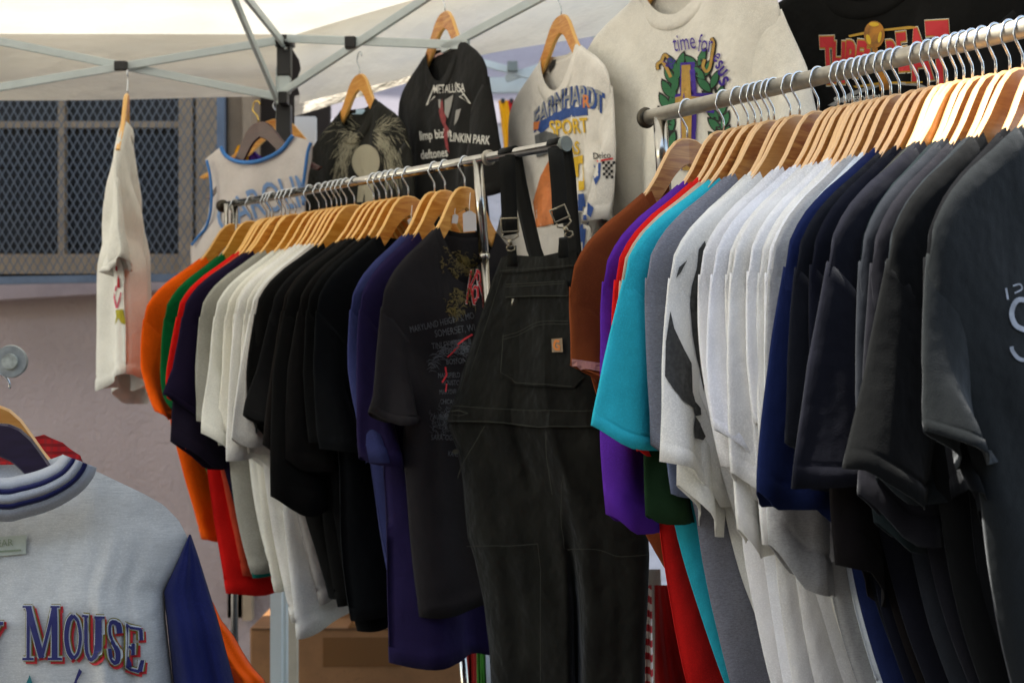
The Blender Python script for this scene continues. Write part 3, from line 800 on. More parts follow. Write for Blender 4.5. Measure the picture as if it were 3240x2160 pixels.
def fill(bar, items, side, wd):
    us = [it[0] for it in items]; pos = [bar.at(u) for u in us]
    for i, (u, c, lab, o) in enumerate(items):
        o = dict(o); heather = o.pop('heather', 0); sheen = o.pop('sheen', .12)
        gaps = [(pos[j] - pos[j + 1]).length for j in (i - 1, i) if 0 <= j < len(pos) - 1]
        gp = sum(gaps) / len(gaps); g = max(.42, min(1.25, gp / .045))
        kk = {}
        if heather: kk['heather'] = heather
        kk['sheen'] = round(sheen * .22, 3)
        m = fab(c, **kk)
        yaw = .05 * smooth_walk(i, 33) + .02 * (random.random() - .5)
        M = bar.M(u, yaw)
        kx = o.pop('kx', 1.) * (.97 + .05 * random.random())
        o.setdefault('ln', .86 + .06 * random.random())
        o.setdefault('hem', .15 + .03 * random.random())
        r = shirt(M @ Matrix.Translation((0, 0, -.004 * random.random())), m, lab, 't-shirts hanging on the %s rack' % side, i=i + (50 if side == 'right' else 0), g=g, kx=kx,
                  lean=(-.15 if side == 'right' else -.07), nz=36, nx=28, **o)
        SH[(side, u)] = r
        key = lab.split(' on the ')[0].split(',')[0]
        hM = bar.M(u, yaw + .012 * (random.random() - .5), .008 * (random.random() - .5))
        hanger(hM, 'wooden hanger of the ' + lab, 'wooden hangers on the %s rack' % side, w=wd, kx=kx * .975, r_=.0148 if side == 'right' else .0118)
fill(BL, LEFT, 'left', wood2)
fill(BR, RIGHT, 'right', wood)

# shorten over-long hanger labels
for o in bpy.data.objects:
    if o.name.startswith('wooden_hanger') and 'label' in o.keys():
        if len(o['label'].split()) > 16: print('LONG', o['label'])

# ------------------------------------------------------------------ shirts hung from the canopy
def hungM(px, py, Y, e=(.55, -.83)):
    ex = Vector((e[0], e[1], 0)).normalized(); x = -ex; ang = math.atan2(x.y, x.x)
    return Matrix.Translation(P(px, py, Y)) @ Matrix.Rotation(ang, 4, 'Z')
GH = 'shirts hung along the canopy truss'
def hung(px, py, Y, col, lab, e=(.55, -.83), i=0, hlab=None, **k):
    M = hungM(px, py, Y, e)
    r = shirt(M, col, lab, GH, i=i, g=k.pop('g', .9), nx=44, nz=46, **k)
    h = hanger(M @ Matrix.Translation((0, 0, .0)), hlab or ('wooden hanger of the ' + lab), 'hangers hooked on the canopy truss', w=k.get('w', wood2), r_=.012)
    return r
skull = hung(1138, 178, 3.95, fab('#22221e'), 'black t-shirt with pale wild hair portrait print', i=201, sl=.80, ln=.86, hem=.25, slv=1.1, dip=.08, kx=1.1, fl=.05, crease=1.5)
metal_ = hung(1408, -24, 3.70, fab('#232322'), 'black tour t-shirt with silver band logos left of the racing shirt', e=(.47, -.88), i=202, sl=.80, ln=.86, hem=.25, slv=1.05, dip=.10, kx=1.0, fl=.01, crease=1.5)
race = hung(1776, -18, 3.40, fab('#dcd9d1'), 'off white racing t-shirt with colourful arched print and checkered sleeve', e=(.42, -.91), i=203, sl=.80, ln=.92, hem=.26, slv=1.12, dip=.10, kx=1.0, fl=.02, crease=1.5)
jesus = hung(2150, -265, 3.10, fab('#e2e0d6'), 'white t-shirt with purple and gold cross print', e=(.58, -.81), i=204, sl=.80, ln=.9, hem=.27, slv=1.15, kx=1.16, fl=.08, crease=1.4)
peat = hung(2760, -330, 2.85, fab('#171716'), 'black t-shirt with red and gold championship lettering', e=(.72, -.69), i=205, sl=.80, ln=.88, hem=.28, slv=1.15, kx=1.2)
side = hung(403, 238, 3.75, fab('#dddcd2'), 'white t-shirt hanging edge on from the truss pivot', e=(.20, -.98), i=206, ln=.83, hem=.18, slv=.86, g=1.0, thick=1.3, kx=.9, fl=-.03)

decal('print', mat('print_pink', '#c8566a', rough=.8), [sh_stroke([(370, 905), (364, 940), (371, 975)], 5), sh_stroke([(384, 925), (378, 950), (373, 974)], 4)], side)
decal('print', mat('print_lime', '#a8a020', rough=.8), [sh_poly([(368, 980), (390, 978), (394, 1000), (398, 1026), (384, 1022), (376, 1004), (366, 1028), (370, 1000)])], side)
decal('print', mat('print_ruby', '#b01828', rough=.8), [sh_poly([(368, 842), (373, 842), (373, 858), (368, 856)]), sh_poly([(374, 870), (379, 884), (380, 912), (372, 908)])], side)

# ------------------------------------------------------------------ basketball jersey
je = empty('basketball_jersey', P(800, 440, 4.0), label='white sleeveless basketball jersey with light blue trim and lettering', cat='jersey')
jm = fab('#cfcac6', wr=.5)
jt = [(0, 504), (.14, 466), (.2, 492), (.3, 508), (.4, 511), (.55, 500), (.7, 474), (.8, 430), (.88, 436), (1, 449)]
def jtop(u): return ip(u, [a for a, _ in jt], [b_ for _, b_ in jt])
panel('body', jm, je, [(430, 649, 990), (504, 649, 988), (555, 662, 976), (625, 666, 968), (700, 654, 968), (745, 625, 985), (780, 602, 1000), (900, 606, 1000), (1300, 640, 980)], 4.12, 3.92, thick=.03, topf=jtop, seed=4, ridge=.010, n=60)
blue = fab('#4b7fc0')
def jtrim(name, pts, w_):
    b_ = MB(); b_.tube([P(p.x, p.y, 4.12 - .2 * min(1, max(0, (p.x - 649) / 341)) - .018) for p in pts], w_ / 1120 / 2, 8); b_.make(name, blue, je, world=True)
def trim_px(pts, r, m, root, name='trim', Y=4.0):
    b_ = MB(); b_.tube(pts, r, 8); b_.make(name, m, root, world=True)
def onY(px, YL, YR, pL, pR): return YL + (YR - YL) * (px - pL) / (pR - pL)
def curve(pts, n=24):
    pts = [Vector(p) for p in pts]; out = []
    for i in range(len(pts) - 1):
        p0 = pts[max(i - 1, 0)]; p1 = pts[i]; p2 = pts[i + 1]; p3 = pts[min(i + 2, len(pts) - 1)]
        for k in range(6):
            t = k / 6; out.append(.5 * ((2 * p1) + (-p0 + p2) * t + (2 * p0 - 5 * p1 + 4 * p2 - p3) * t * t + (-p0 + 3 * p1 - 3 * p2 + p3) * t ** 3))
    return out + [pts[-1]]
jtrim('neck_trim', curve([(699, 466), (712, 490), (735, 506), (766, 514), (810, 512), (856, 496), (893, 472), (918, 440), (926, 430)]), 13)
jtrim('arm_trim', curve([(654, 508), (662, 540), (668, 585), (669, 630), (664, 680), (650, 722), (628, 748), (606, 776)]), 9)
jtrim('arm_trim', curve([(983, 452), (974, 480), (968, 520), (963, 560), (960, 590), (960, 650)]), 10)
lt = fab('#7796c2')
decal('lettering', lt, [sh_text('CAROLINA', 706, 740, 96, rot=-.42 + .1, sx=.55, bold=.01, fn=lambda x, y: (x, y + ((x - 850) / 150) ** 2 * 26 - 15))], je, off=.003)
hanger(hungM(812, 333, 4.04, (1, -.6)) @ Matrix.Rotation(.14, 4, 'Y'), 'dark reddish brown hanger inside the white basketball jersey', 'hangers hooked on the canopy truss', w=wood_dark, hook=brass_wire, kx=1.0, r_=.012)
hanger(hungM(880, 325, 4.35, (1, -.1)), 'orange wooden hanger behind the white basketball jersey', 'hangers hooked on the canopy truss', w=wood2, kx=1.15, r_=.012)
yj = empty('yellow_jersey', P(800, 700, 4.4), label='yellow and purple garment peeking through the white jersey neck', cat='jersey')
panel('body', fab('#d69a12'), yj, [(460, 752, 784), (480, 742, 790), (560, 738, 800), (900, 740, 860)], 4.36, 4.38, thick=.01, seed=8)
panel('side_panel', fab('#3a2268'), yj, [(478, 786, 806), (560, 786, 900), (900, 786, 960)], 4.37, 4.38, thick=.01, seed=9)

# ------------------------------------------------------------------ prints on the hung shirts
pale = mat('print_pale', '#a39f88', rough=.8); grey_p = mat('print_grey', '#9a9a96', rough=.8); white_p = mat('print_white', '#d3d3cc', rough=.8)
red_p = mat('print_red', '#c4242c', rough=.7); gold_p = mat('print_gold', '#b98f1e', rough=.6); black_p = mat('print_black', '#141414', rough=.8)
purple_p = mat('print_purple', '#3a1f8c', rough=.8); green_p = mat('print_green', '#2c6b45', rough=.8); ochre_p = mat('print_ochre', '#b08a34', kind='worn', sc=60, lo=.75)
blue_p = mat('print_blue', '#2b4c8e', rough=.8); yellow_p = mat('print_yellow', '#d9b32c', rough=.8); orange_p = mat('print_orange', '#d07a3c', kind='worn', sc=30, lo=.7)
navy_p = mat('print_navy', '#23245e', rough=.75); olive_p = mat('print_olive', '#7d7420', rough=.75)
# hair portrait
rr = random.Random(3); strands = []
def bez(a, b_, c, t): return ((1 - t) ** 2 * a[0] + 2 * t * (1 - t) * b_[0] + t * t * c[0], (1 - t) ** 2 * a[1] + 2 * t * (1 - t) * b_[1] + t * t * c[1])
for k in range(900):
    sx_ = rr.choice((-1, 1)); U_ = rr.uniform
    p0 = (1163 + sx_ * U_(3, 30), 432 + U_(-14, 20))
    if k % 5 == 0: p1 = (1163 + sx_ * U_(30, 90), 380 + U_(-40, 30)); p2 = (1163 + sx_ * U_(90, 190), 330 + U_(-30, 150))
    else: p1 = (1163 + sx_ * U_(55, 95), 400 + U_(-20, 90)); p2 = (1163 + sx_ * U_(52, 125), 520 + U_(-10, 140))
    t0 = U_(.1, .85); dt = U_(.07, .16) * (1.6 if k % 5 == 0 else 1); w0 = U_(.7, 1.7) * (.6 if k % 5 == 0 else 1)
    strands.append(sh_stroke([bez(p0, p1, p2, min(1, t0 + dt * q)) for q in (0, .5, 1)], [w0, w0, w0 * .4]))
decal('print', pale, strands, skull, step=30)
decal('print', mat('print_bone', '#a5a08a', rough=.85), [sh_ell(1161, 512, 44, 54), sh_poly([(1140, 560), (1182, 560), (1190, 640), (1132, 640)])], skull, off=.0022)
lg = skull
decal('neck_label', mat('label_blue', '#9bb8cc', rough=.8), [sh_poly([(1116, 345), (1142, 332), (1160, 350), (1150, 362), (1118, 362)])], skull, off=.003)
# tour shirt
decal('print', white_p, [sh_text('METALLICA', 1374, 297, 27, rot=-.06, sx=.5, bold=.01),
     sh_stroke([(1377, 272), (1352, 334), (1378, 306)], 4), sh_stroke([(1444, 262), (1490, 328), (1456, 306), (1470, 300)], 4),
     sh_text('limp bizkit', 1330, 445, 28, rot=-.12, sx=.62, bold=.02), sh_text('LINKIN PARK', 1424, 446, 27, rot=.10, sx=.55, bold=.02),
     sh_text('deftones', 1334, 505, 28, rot=-.12, sx=.62, bold=.015)], metal_)
decal('print', mat('print_blood', '#8e2a30', kind='worn', sc=90, lo=.5), [sh_poly([(1396, 330), (1402, 312), (1406, 350), (1414, 372), (1412, 392), (1424, 410), (1418, 440), (1424, 486), (1414, 470), (1406, 430), (1408, 404), (1398, 384), (1391, 352)])], metal_, off=.0016)
decal('print', grey_p, [sh_poly([(1410, 318), (1438, 300), (1430, 340), (1420, 375), (1410, 360)]), sh_poly([(1446, 350), (1462, 344), (1452, 380), (1440, 398)]),
     sh_poly([(1390, 316), (1398, 316), (1396, 345), (1391, 340)])], metal_, off=.0019)
decal('neck_label', mat('label_pink', '#c9a9a6', rough=.8), [sh_stroke([(1368, 186), (1392, 172), (1414, 165)], 7)], metal_, off=.003)
# racing shirt
arch = lambda x, y: (x, y + ((x - 1800) / 100) ** 2 * 40 + (x - 1760) * -.28)
decal('print', blue_p, [sh_text('EARNHARDT', 1690, 352, 62, sx=.43, fn=arch, off=4), sh_poly([(1690, 400), (1720, 380), (1790, 345), (1860, 335), (1862, 365), (1800, 372), (1740, 400), (1715, 425)])], race, off=.0011)
decal('print', mat('print_silver', '#8f918f', rough=.6), [sh_text('EARNHARDT', 1690, 348, 60, sx=.43, fn=arch, bold=.015)], race, off=.0016)
decal('print', yellow_p, [sh_text('SPORT', 1744, 430, 46, rot=-.1, sx=.62, bold=.02), sh_text('AS', 1800, 490, 40, rot=-.1, sx=.62, bold=.02),
     sh_poly([(1806, 500), (1848, 490), (1852, 600), (1810, 610)])], race, off=.0024)
decal('print', orange_p, [sh_poly([(1712, 560), (1750, 490), (1790, 480), (1800, 560), (1796, 700), (1700, 720), (1690, 640)]), sh_text('R', 1846, 340, 38, bold=.03, sx=.7), sh_poly([(1690, 388), (1712, 384), (1705, 410), (1690, 414)])], race, off=.002)
decal('print', blue_p, [sh_poly([(1806, 620), (1850, 612), (1858, 700), (1850, 790), (1800, 790), (1790, 690)]), sh_poly([(1860, 640), (1880, 660), (1870, 690), (1858, 680)])], race, off=.0026)
decal('print', mat('print_car_grey', '#5a5d5e', rough=.7), [sh_poly([(1694, 430), (1730, 415), (1770, 428), (1760, 480), (1700, 500)]), sh_ell(1830, 700, 16, 30, .3)], race, off=.0028)
chk = []
for a in range(7):
    for b_ in range(6):
        if (a + b_) % 2 == 0: chk.append(sh_poly([(1906 + a * 8 + b_ * .5, 512 + b_ * 9), (1914 + a * 8 + b_ * .5, 511 + b_ * 9), (1914.5 + a * 8 + b_ * .5, 520 + b_ * 9), (1906.5 + a * 8 + b_ * .5, 521 + b_ * 9)]))
decal('sleeve_print', black_p, chk + [sh_text('Delco', 1878, 504, 20, sx=.8, rot=-.05)], race)
decal('sleeve_print', blue_p, [sh_poly([(1880, 520), (1903, 516), (1900, 560), (1886, 588), (1880, 570)])], race)
decal('sleeve_print', red_p, [sh_poly([(1878, 511), (1940, 500), (1940, 505), (1878, 517)])], race)
decal('neck_label', black_p, [sh_poly([(1740, 215), (1752, 190), (1766, 188), (1756, 212), (1744, 232)])], race, off=.003)
# cross shirt
decal('print', purple_p, [
     sh_poly([(2157, 200), (2204, 197), (2207, 295), (2264, 296), (2264, 360), (2207, 352), (2200, 540), (2160, 540), (2158, 316), (2140, 316), (2140, 301), (2156, 297)]),
     ], jesus, off=.0034, step=22)
decal('lettering', purple_p, [sh_text('ake', 2132, 222, 38, rot=-1.2, sx=.42, bold=.01), sh_text('time', 2138, 166, 54, rot=-.16, sx=.52, bold=.0), sh_text('for', 2212, 164, 56, rot=.10, sx=.48, bold=.0),
     sh_text('e', 2258, 190, 44, rot=.6, sx=.6, bold=.01), sh_text('s', 2266, 212, 44, rot=.7, sx=.65, bold=.02), sh_text('u', 2272, 228, 46, rot=.8, sx=.75, bold=.02), sh_text('s', 2276, 258, 50, rot=.9, sx=.85, bold=.02)], jesus, off=.004, step=22)
decal('print', ochre_p, [sh_poly([(2162, 208), (2191, 206), (2193, 306), (2258, 310), (2258, 350), (2194, 342), (2188, 540), (2164, 540), (2161, 326), (2142, 330), (2142, 310), (2161, 306)])], jesus, off=.0044)
leaves, leafe = [], []
def leaf(x, y, L_, a, w_=.32):
    c, s_ = math.cos(a), math.sin(a); pts = []
    for k in range(9):
        t = k / 8; ww = math.sin(t * math.pi) ** .8 * L_ * w_ * .5; pts.append((t * L_, ww))
    pts += [(t_[0], -t_[1]) for t_ in reversed(pts[1:-1])]
    q = lambda g_: sh_poly([(x + (px_ * g_ - (g_ - 1) * L_ / 2) * c - py_ * g_ * s_, y + (px_ * g_ - (g_ - 1) * L_ / 2) * s_ + py_ * g_ * c) for px_, py_ in pts])
    leaves.append(q(1.)); leafe.append(q(1.3))
stemL = [(2148, 190), (2134, 240), (2122, 300), (2116, 360), (2118, 420), (2126, 490)]; stemR = [(2212, 180), (2240, 225), (2266, 285), (2280, 350), (2290, 400), (2282, 480)]
for k in range(8):
    t = k / 7; x = ip(t, np.linspace(0, 1, 6), [p[0] for p in stemL]); y = ip(t, np.linspace(0, 1, 6), [p[1] for p in stemL])
    leaf(x, y + 34, 58, -1.25, .36); leaf(x - 2, y + 44, 60, -2.05, .40)
    x = ip(t, np.linspace(0, 1, 6), [p[0] for p in stemR]); y = ip(t, np.linspace(0, 1, 6), [p[1] for p in stemR])
    leaf(x, y + 40, 58, -2.35, .42); leaf(x + 2, y + 30, 56, -1.2, .36)
decal('print', black_p, leafe + [sh_stroke(curve(stemL), 9), sh_stroke(curve(stemR), 9), sh_stroke(curve([(2086, 222), (2084, 206), (2096, 196), (2106, 176), (2118, 186)]), 15), sh_stroke([(2096, 192), (2112, 216), (2126, 248)], 16), sh_stroke(curve([(2254, 122), (2262, 140), (2256, 180), (2250, 214), (2238, 228), (2228, 212), (2234, 190)]), 15)], jesus, off=.0014, step=24)
decal('print', green_p, leaves, jesus, off=.0022, step=24)
decal('print', ochre_p, [sh_stroke(curve([(2086, 222), (2084, 206), (2096, 196), (2106, 176), (2118, 186)]), 9), sh_stroke([(2096, 192), (2112, 216), (2126, 246)], 10), sh_stroke(curve([(2254, 122), (2262, 140), (2256, 180), (2250, 214), (2238, 228), (2228, 212), (2234, 190)]), 9)], jesus, off=.0028)
# championship shirt
def peatL(off, bold=.03):
    out = []
    for ch, x, yb_, h, sxk, rot in (('T', 2602, 262, 138, .36, -.04), ('H', 2632, 258, 120, .36, .02), ('R', 2672, 238, 104, .42, .06), ('E', 2706, 216, 84, .42, .1), ('E', 2732, 196, 66, .42, .1),
                          ('P', 2812, 206, 72, .50, -.1), ('E', 2846, 222, 112, .42, -.1), ('A', 2890, 250, 150, .42, -.12), ('T', 2944, 262, 186, .42, -.06)):
        out.append(sh_text(ch, x, yb_, h, rot=rot, sx=sxk, off=off, bold=bold))
    return out
decal('print', grey_p, [sh_poly([(2620, 335), (2700, 290), (2790, 262), (2790, 272), (2710, 300), (2640, 338)]), sh_poly([(2810, 262), (2900, 262), (3000, 300), (3000, 306), (2900, 272), (2812, 268)])], peat)
decal('print', white_p, peatL(9), peat, off=.0014, step=24)
decal('print', gold_p, peatL(6.5) + [sh_poly([(2686, 114), (2760, 98), (2880, 84), (2900, 86), (2900, 92), (2800, 100), (2690, 120)]), sh_poly([(2700, 274), (2780, 262), (2920, 258), (2920, 263), (2790, 268), (2710, 280)])], peat, off=.0020, step=24)
decal('print', red_p, peatL(0, .042), peat, off=.0028, step=24)
decal('print', mat('print_gold_ball', '#b8780f', kind='worn', sc=45, lo=.35), [sh_ell(2770, 112, 33, 43, .05), sh_poly([(2762, 155), (2780, 155), (2792, 215), (2818, 250), (2828, 286), (2790, 290), (2784, 262), (2776, 215)])], peat, off=.0038)
decal('print', yellow_p, [sh_ell(2752, 128, 7, 16, -.3), sh_ell(2788, 120, 5, 18, .2), sh_ell(2770, 80, 16, 7)], peat, off=.0044)
decal('print', white_p, [sh_text('91 AWESOME 93', 2640, 328, 18, rot=-.06, sx=.8, bold=.02)], peat, off=.0012)

# ------------------------------------------------------------------ prints on the rack shirts
korn = SH[('left', 1471)]
sct = mat('print_scratch', '#55575a', rough=.85); mus = mat('print_mustard', '#5c4d14', kind='worn', sc=60, lo=.6)
rr = random.Random(5); bl = []
for k in range(230):
    cx_, cy_, r_s = rr.choice(((1440, 818, 30), (1470, 835, 30), (1452, 850, 22), (1450, 940, 24), (1436, 985, 18)))
    x = rr.gauss(cx_, r_s); y = rr.gauss(cy_, r_s * .55); a_ = rr.uniform(-1.2, 1.2); L1 = rr.uniform(3, 14)
    bl.append(sh_stroke([(x, y), (x + L1 * math.cos(a_), y + L1 * math.sin(a_)), (x + 1.7 * L1 * math.cos(a_ + .7), y + 1.7 * L1 * math.sin(a_ + .7))], [rr.uniform(1, 3), rr.uniform(1, 7), 1]))
decal('print', mus, bl, korn, off=.0012)
decal('print', white_p, [sh_text('K', 1466, 960, 108, rot=.14, sx=.34, off=2.2), sh_text('o', 1488, 955, 80, rot=.04, sx=.34, off=2), sh_text('R', 1506, 942, 90, rot=-.06, sx=.26, off=2)], korn, off=.0018)
decal('print', red_p, [sh_text('K', 1466, 960, 108, rot=.14, sx=.34), sh_text('o', 1488, 955, 80, rot=.04, sx=.34), sh_text('R', 1506, 942, 90, rot=-.06, sx=.26)], korn, off=.0026)
L_ = []
for s_, x, y, h, ro in (('MARYLAND HEIGHTS, MO', 1296, 1052, 20, -.22), ('SOMERSET, WI', 1376, 1066, 22, -.16), ('TINLEY PARK, IL', 1366, 1104, 20, -.12), ('TORONTO, ON', 1398, 1122, 20, -.12),
                       ('BOSTON, MA', 1412, 1152, 18, -.06), ('MANSFIELD', 1384, 1196, 16, -.05), ('HOUSTON', 1396, 1218, 16, 0), ('MARYSVILLE', 1388, 1248, 15, -.05), ('CHICAGO', 1390, 1278, 15, 0),
                       ('AUBURN', 1368, 1326, 16, -.05), ('SARATOGA', 1362, 1390, 17, .02), ('KANSAS', 1416, 1440, 15, .1)):
    L_.append(sh_text(s_, x, y, h, rot=ro, sx=.62))
decal('print', sct, L_, korn, off=.0016)
sc_ = []
for k in range(120):
    t = rr.random(); x = 1345 + t * 165; y = 1165 - 40 * math.sin(t * 4) - t * 60 + rr.gauss(0, 12); a = rr.uniform(-.9, .2)
    sc_.append(sh_stroke([(x, y), (x + 14 * math.cos(a), y + 14 * math.sin(a)), (x + 28 * math.cos(a + .4), y + 28 * math.sin(a + .4))], [.8, 1.8, .5]))
for k in range(90):
    x = rr.gauss(1400, 24); y = rr.uniform(1290, 1370); a = rr.uniform(0, 6)
    sc_.append(sh_stroke([(x, y), (x + 10 * math.cos(a), y + 10 * math.sin(a)), (x + 18 * math.cos(a + .8), y + 18 * math.sin(a + .8))], [.6, 1.3, .4]))
decal('print', mat('print_scratch_dim', '#55585c', rough=.85), sc_, korn, off=.0022)
decal('print', red_p, [sh_stroke([(1490, 1058), (1462, 1076), (1446, 1090)], 5), sh_stroke([(1450, 1095), (1425, 1120), (1415, 1128)], 4), sh_stroke([(1408, 1160), (1412, 1186), (1398, 1210)], 5), sh_stroke([(1412, 1214), (1408, 1240)], 4)], korn, off=.003)

wh = SH[('right', 2530)]; ow = SH[('right', 2500)]
whale = mat('print_engraving', '#2a2a28', kind='worn', sc=160, lo=2.2)
decal('sleeve_print', whale, [sh_poly([(2120, 985), (2132, 1040), (2160, 1100), (2185, 1150), (2188, 1240), (2196, 1270), (2214, 1290), (2216, 1312), (2196, 1316), (2190, 1290), (2160, 1270), (2125, 1225), (2104, 1190), (2106, 1080)]),
       sh_poly([(2196, 1316), (2212, 1340), (2230, 1380), (2222, 1392), (2194, 1386), (2192, 1350)])], wh)
decal('sleeve_print', whale, [sh_poly([(2228, 762), (2208, 790), (2202, 850), (2186, 905), (2180, 960), (2188, 1060), (2200, 1130), (2216, 1190), (2226, 1240), (2230, 1180), (2222, 1120), (2236, 980), (2230, 900), (2240, 820)]),
       sh_poly([(2172, 824), (2146, 846), (2138, 880), (2152, 862)])], wh)
gs = SH[('right', 3380)]
decal('print', mat('print_chalk', '#9aa0ac', kind='worn', sc=70, lo=.6), [
    sh_stroke(curve([(3200, 905), (3222, 900), (3228, 915), (3205, 928)]) , 5), sh_stroke([(3178, 912), (3184, 948)], 6),
    sh_stroke(curve([(3260, 955), (3215, 950), (3196, 990), (3210, 1030), (3250, 1048)]), 16), sh_stroke(curve([(3260, 1140), (3222, 1136), (3200, 1112), (3196, 1096)]), 12),
    sh_stroke(curve([(3300, 930), (3330, 1000), (3300, 1120)]), 16)], gs)
# pink cuff of the brown shirt, tag
decal('cuff', fab('#b07c70'), [sh_poly([(1770, 1128), (1860, 1143), (1900, 1150), (1900, 1178), (1860, 1168), (1770, 1153)])], SH[('right', 2174)], off=.002)

# ------------------------------------------------------------------ overalls
ov = empty('bib_overalls', P(1700, 500, 2.65), label='faded black bib overalls hanging by their straps from the left rack end', cat='overalls')
om = fab('#171713', lo=.65, hi=1.5, wr=1.2, sheen=.12); om2 = fab('#191915', lo=.65, hi=1.5, wr=1.2, sheen=.12)
stitch = mat('dark_stitch', '#25261d', rough=.9)
YA, YB = 2.80, 2.58
rows = [(790, 1590, 1828), (812, 1586, 1830), (880, 1560, 1845), (1000, 1520, 1865), (1120, 1480, 1880), (1250, 1440, 1900), (1300, 1424, 1920), (1345, 1418, 1935), (1420, 1445, 1950), (1500, 1462, 1985), (1600, 1470, 2030), (1700, 1480, 2052), (1760, 1500, 2055), (1900, 1530, 2050), (2050, 1548, 2042), (2300, 1560, 2040)]
panel('body', om, ov, rows, YA, YB, thick=.035, topf=lambda u: ip(u, [0, .1, .5, .9, 1], [815, 806, 812, 790, 795]), seed=12, n=80, nz=110, ridge=.010,
      folds=((.56, .035, .06, .52, 1.0), (.56, .02, .04, .6, 1.0), (.25, .06, -.012, .3, 1), (.78, .06, -.012, .4, 1), (.4, .03, .006, .1, .5), (.62, .03, -.006, .1, .5)))
def ovd(name, m, shapes, off, **k): return decal(name, m, shapes, ov, off=off, step=20, **k)
ovd('bib_band', om2, [sh_poly([(1592, 816), (1700, 812), (1826, 796), (1830, 842), (1700, 858), (1584, 868)])], .0015)
ovd('waistband', om2, [sh_poly([(1434, 1282), (1560, 1290), (1700, 1296), (1915, 1294), (1935, 1350), (1720, 1352), (1560, 1338), (1420, 1336)])], .0030)
pk = ovd('bib_pocket', om2, [sh_poly([(1612, 900), (1804, 885), (1812, 1000), (1812, 1150), (1850, 1192), (1820, 1228), (1640, 1218), (1588, 1184), (1600, 1060)])], .0035)
ovd('pocket_flap', om, [sh_poly([(1608, 902), (1802, 884), (1810, 934), (1700, 940), (1610, 944)])], .0075)
ovd('stitching', stitch, [sh_stroke(curve([(1600, 1068), (1660, 1048), (1720, 1020), (1810, 1016)]), 2), sh_stroke(curve([(1600, 1078), (1660, 1058), (1720, 1030), (1810, 1026)]), 2),
    sh_stroke([(1604, 1060), (1594, 1180), (1644, 1212), (1818, 1222)], 2), sh_stroke([(1612, 904), (1800, 890)], 2), sh_stroke([(1610, 912), (1800, 897)], 2), sh_stroke([(1612, 944), (1700, 938), (1808, 936)], 2.5),
    sh_stroke([(1436, 1286), (1560, 1293), (1700, 1298), (1910, 1298)], 2), sh_stroke([(1424, 1332), (1560, 1334), (1720, 1348), (1925, 1346)], 2.4), sh_stroke([(1594, 862), (1700, 852), (1826, 838)], 1.6),
    sh_stroke(curve([(1545, 1345), (1510, 1400), (1475, 1470), (1464, 1510)]), 2), sh_stroke([(1472, 1722), (1620, 1722), (1708, 1716)], 2.2), sh_stroke(curve([(1790, 1732), (1900, 1736), (1960, 1756), (2045, 1752)]), 2.2),
    sh_stroke([(1708, 1716), (1718, 1800), (1722, 2160)], 1.6), sh_stroke([(1740, 1360), (1742, 1440), (1760, 1560)], 2), sh_stroke([(1600, 872), (1560, 1000), (1500, 1180)], 1.4),
    sh_stroke([(1578, 885), (1532, 1020), (1470, 1240)], 1.4), sh_stroke([(1790, 1500), (1784, 1732)], 1.6)], .009)
ovd('button_hole', stitch, [sh_stroke([(1440, 1304), (1462, 1300), (1490, 1308)], 3), sh_stroke([(1440, 1312), (1466, 1316), (1490, 1308)], 2), sh_ell(1456, 1424, 10, 8)], .009)
ovd('maker_patch', mat('patch_tan', '#80694a', kind='worn', sc=80, lo=.8), [sh_poly([(1757, 1074), (1792, 1070), (1794, 1114), (1758, 1116)])], .010)
ovd('patch_logo', mat('patch_orange', '#c06a12', rough=.7), [sh_stroke(curve([(1784, 1082), (1772, 1080), (1766, 1094), (1772, 1106), (1786, 1104)]), 7), sh_stroke([(1776, 1092), (1786, 1098)], 6)], .011)
b = MB(); p = P(1624, 945, 2.70); b.tube([p, P(1622, 968, 2.70)], .003, 8); b.make('zip_pull', mat('zip_metal', '#8d8a7c', rough=.35, metal=.9), ov, world=True)
nick = mat('buckle_nickel', '#8f8774', rough=.4, metal=1.)
strapm = fab('#1b1b19', wr=.2)
def strap(name, u_bar, pts_front, wpx, Y0, Y1):
    # front strand from over the bar to the bib
    V = []; n = len(pts_front)
    for i, (x, y) in enumerate(pts_front):
        Y = Y0 + (Y1 - Y0) * i / (n - 1)
        for q in (-1, -.33, .33, 1): V.append(P(x + q * wpx / 2, y - q * wpx * .09, Y - .0006 * (1 - q * q)))
    mobj(name, V, grid_faces(n, 4), strapm, ov, world=True, solid=.004)
def loopover(px, w_=32):
    # strap passing over the rail
    p = BL.at(px); V = []; n = 14; ax = BL.d; out_ = BL.M(px).to_3x3() @ Vector((1, 0, 0))
    hw = .0205
    for i in range(n):
        t = math.pi * i / (n - 1)
        for q in (-1, 1): V.append(p + ax * hw * q + out_ * math.cos(t) * .0125 + Vector((0, 0, math.sin(t) * .0125)))
    mobj('strap_loop', V, grid_faces(n, 2), strapm, ov, world=True, solid=.003)
def strap3(px, segs, name='strap', side=1):
    p = BL.at(px); ax = BL.d; out_ = (BL.M(px).to_3x3() @ Vector((1, 0, 0))) * side; V = []; n = len(segs)
    for (dz, sh, of) in segs:
        for q in (-1, -.4, .4, 1): V.append(p + ax * (.0210 * q + sh) + out_ * (.0125 + of) + Vector((0, 0, dz)))
    mobj(name, V, grid_faces(n, 4), strapm, ov, world=True, solid=.003)
for px, db in ((1612, .168), (1768, .165)):
    loopover(px)
    pass
strap3(1612, [(0, 0, 0), (-.06, .018, -.002), (-.12, .035, .0), (-.19, .06, .0), (-.26, .10, 0), (-.31, .15, 0)], side=-1)
strap3(1768, [(0, 0, 0), (-.06, .014, -.002), (-.14, .02, .0), (-.22, .03, .0), (-.3, .04, 0)], side=-1)
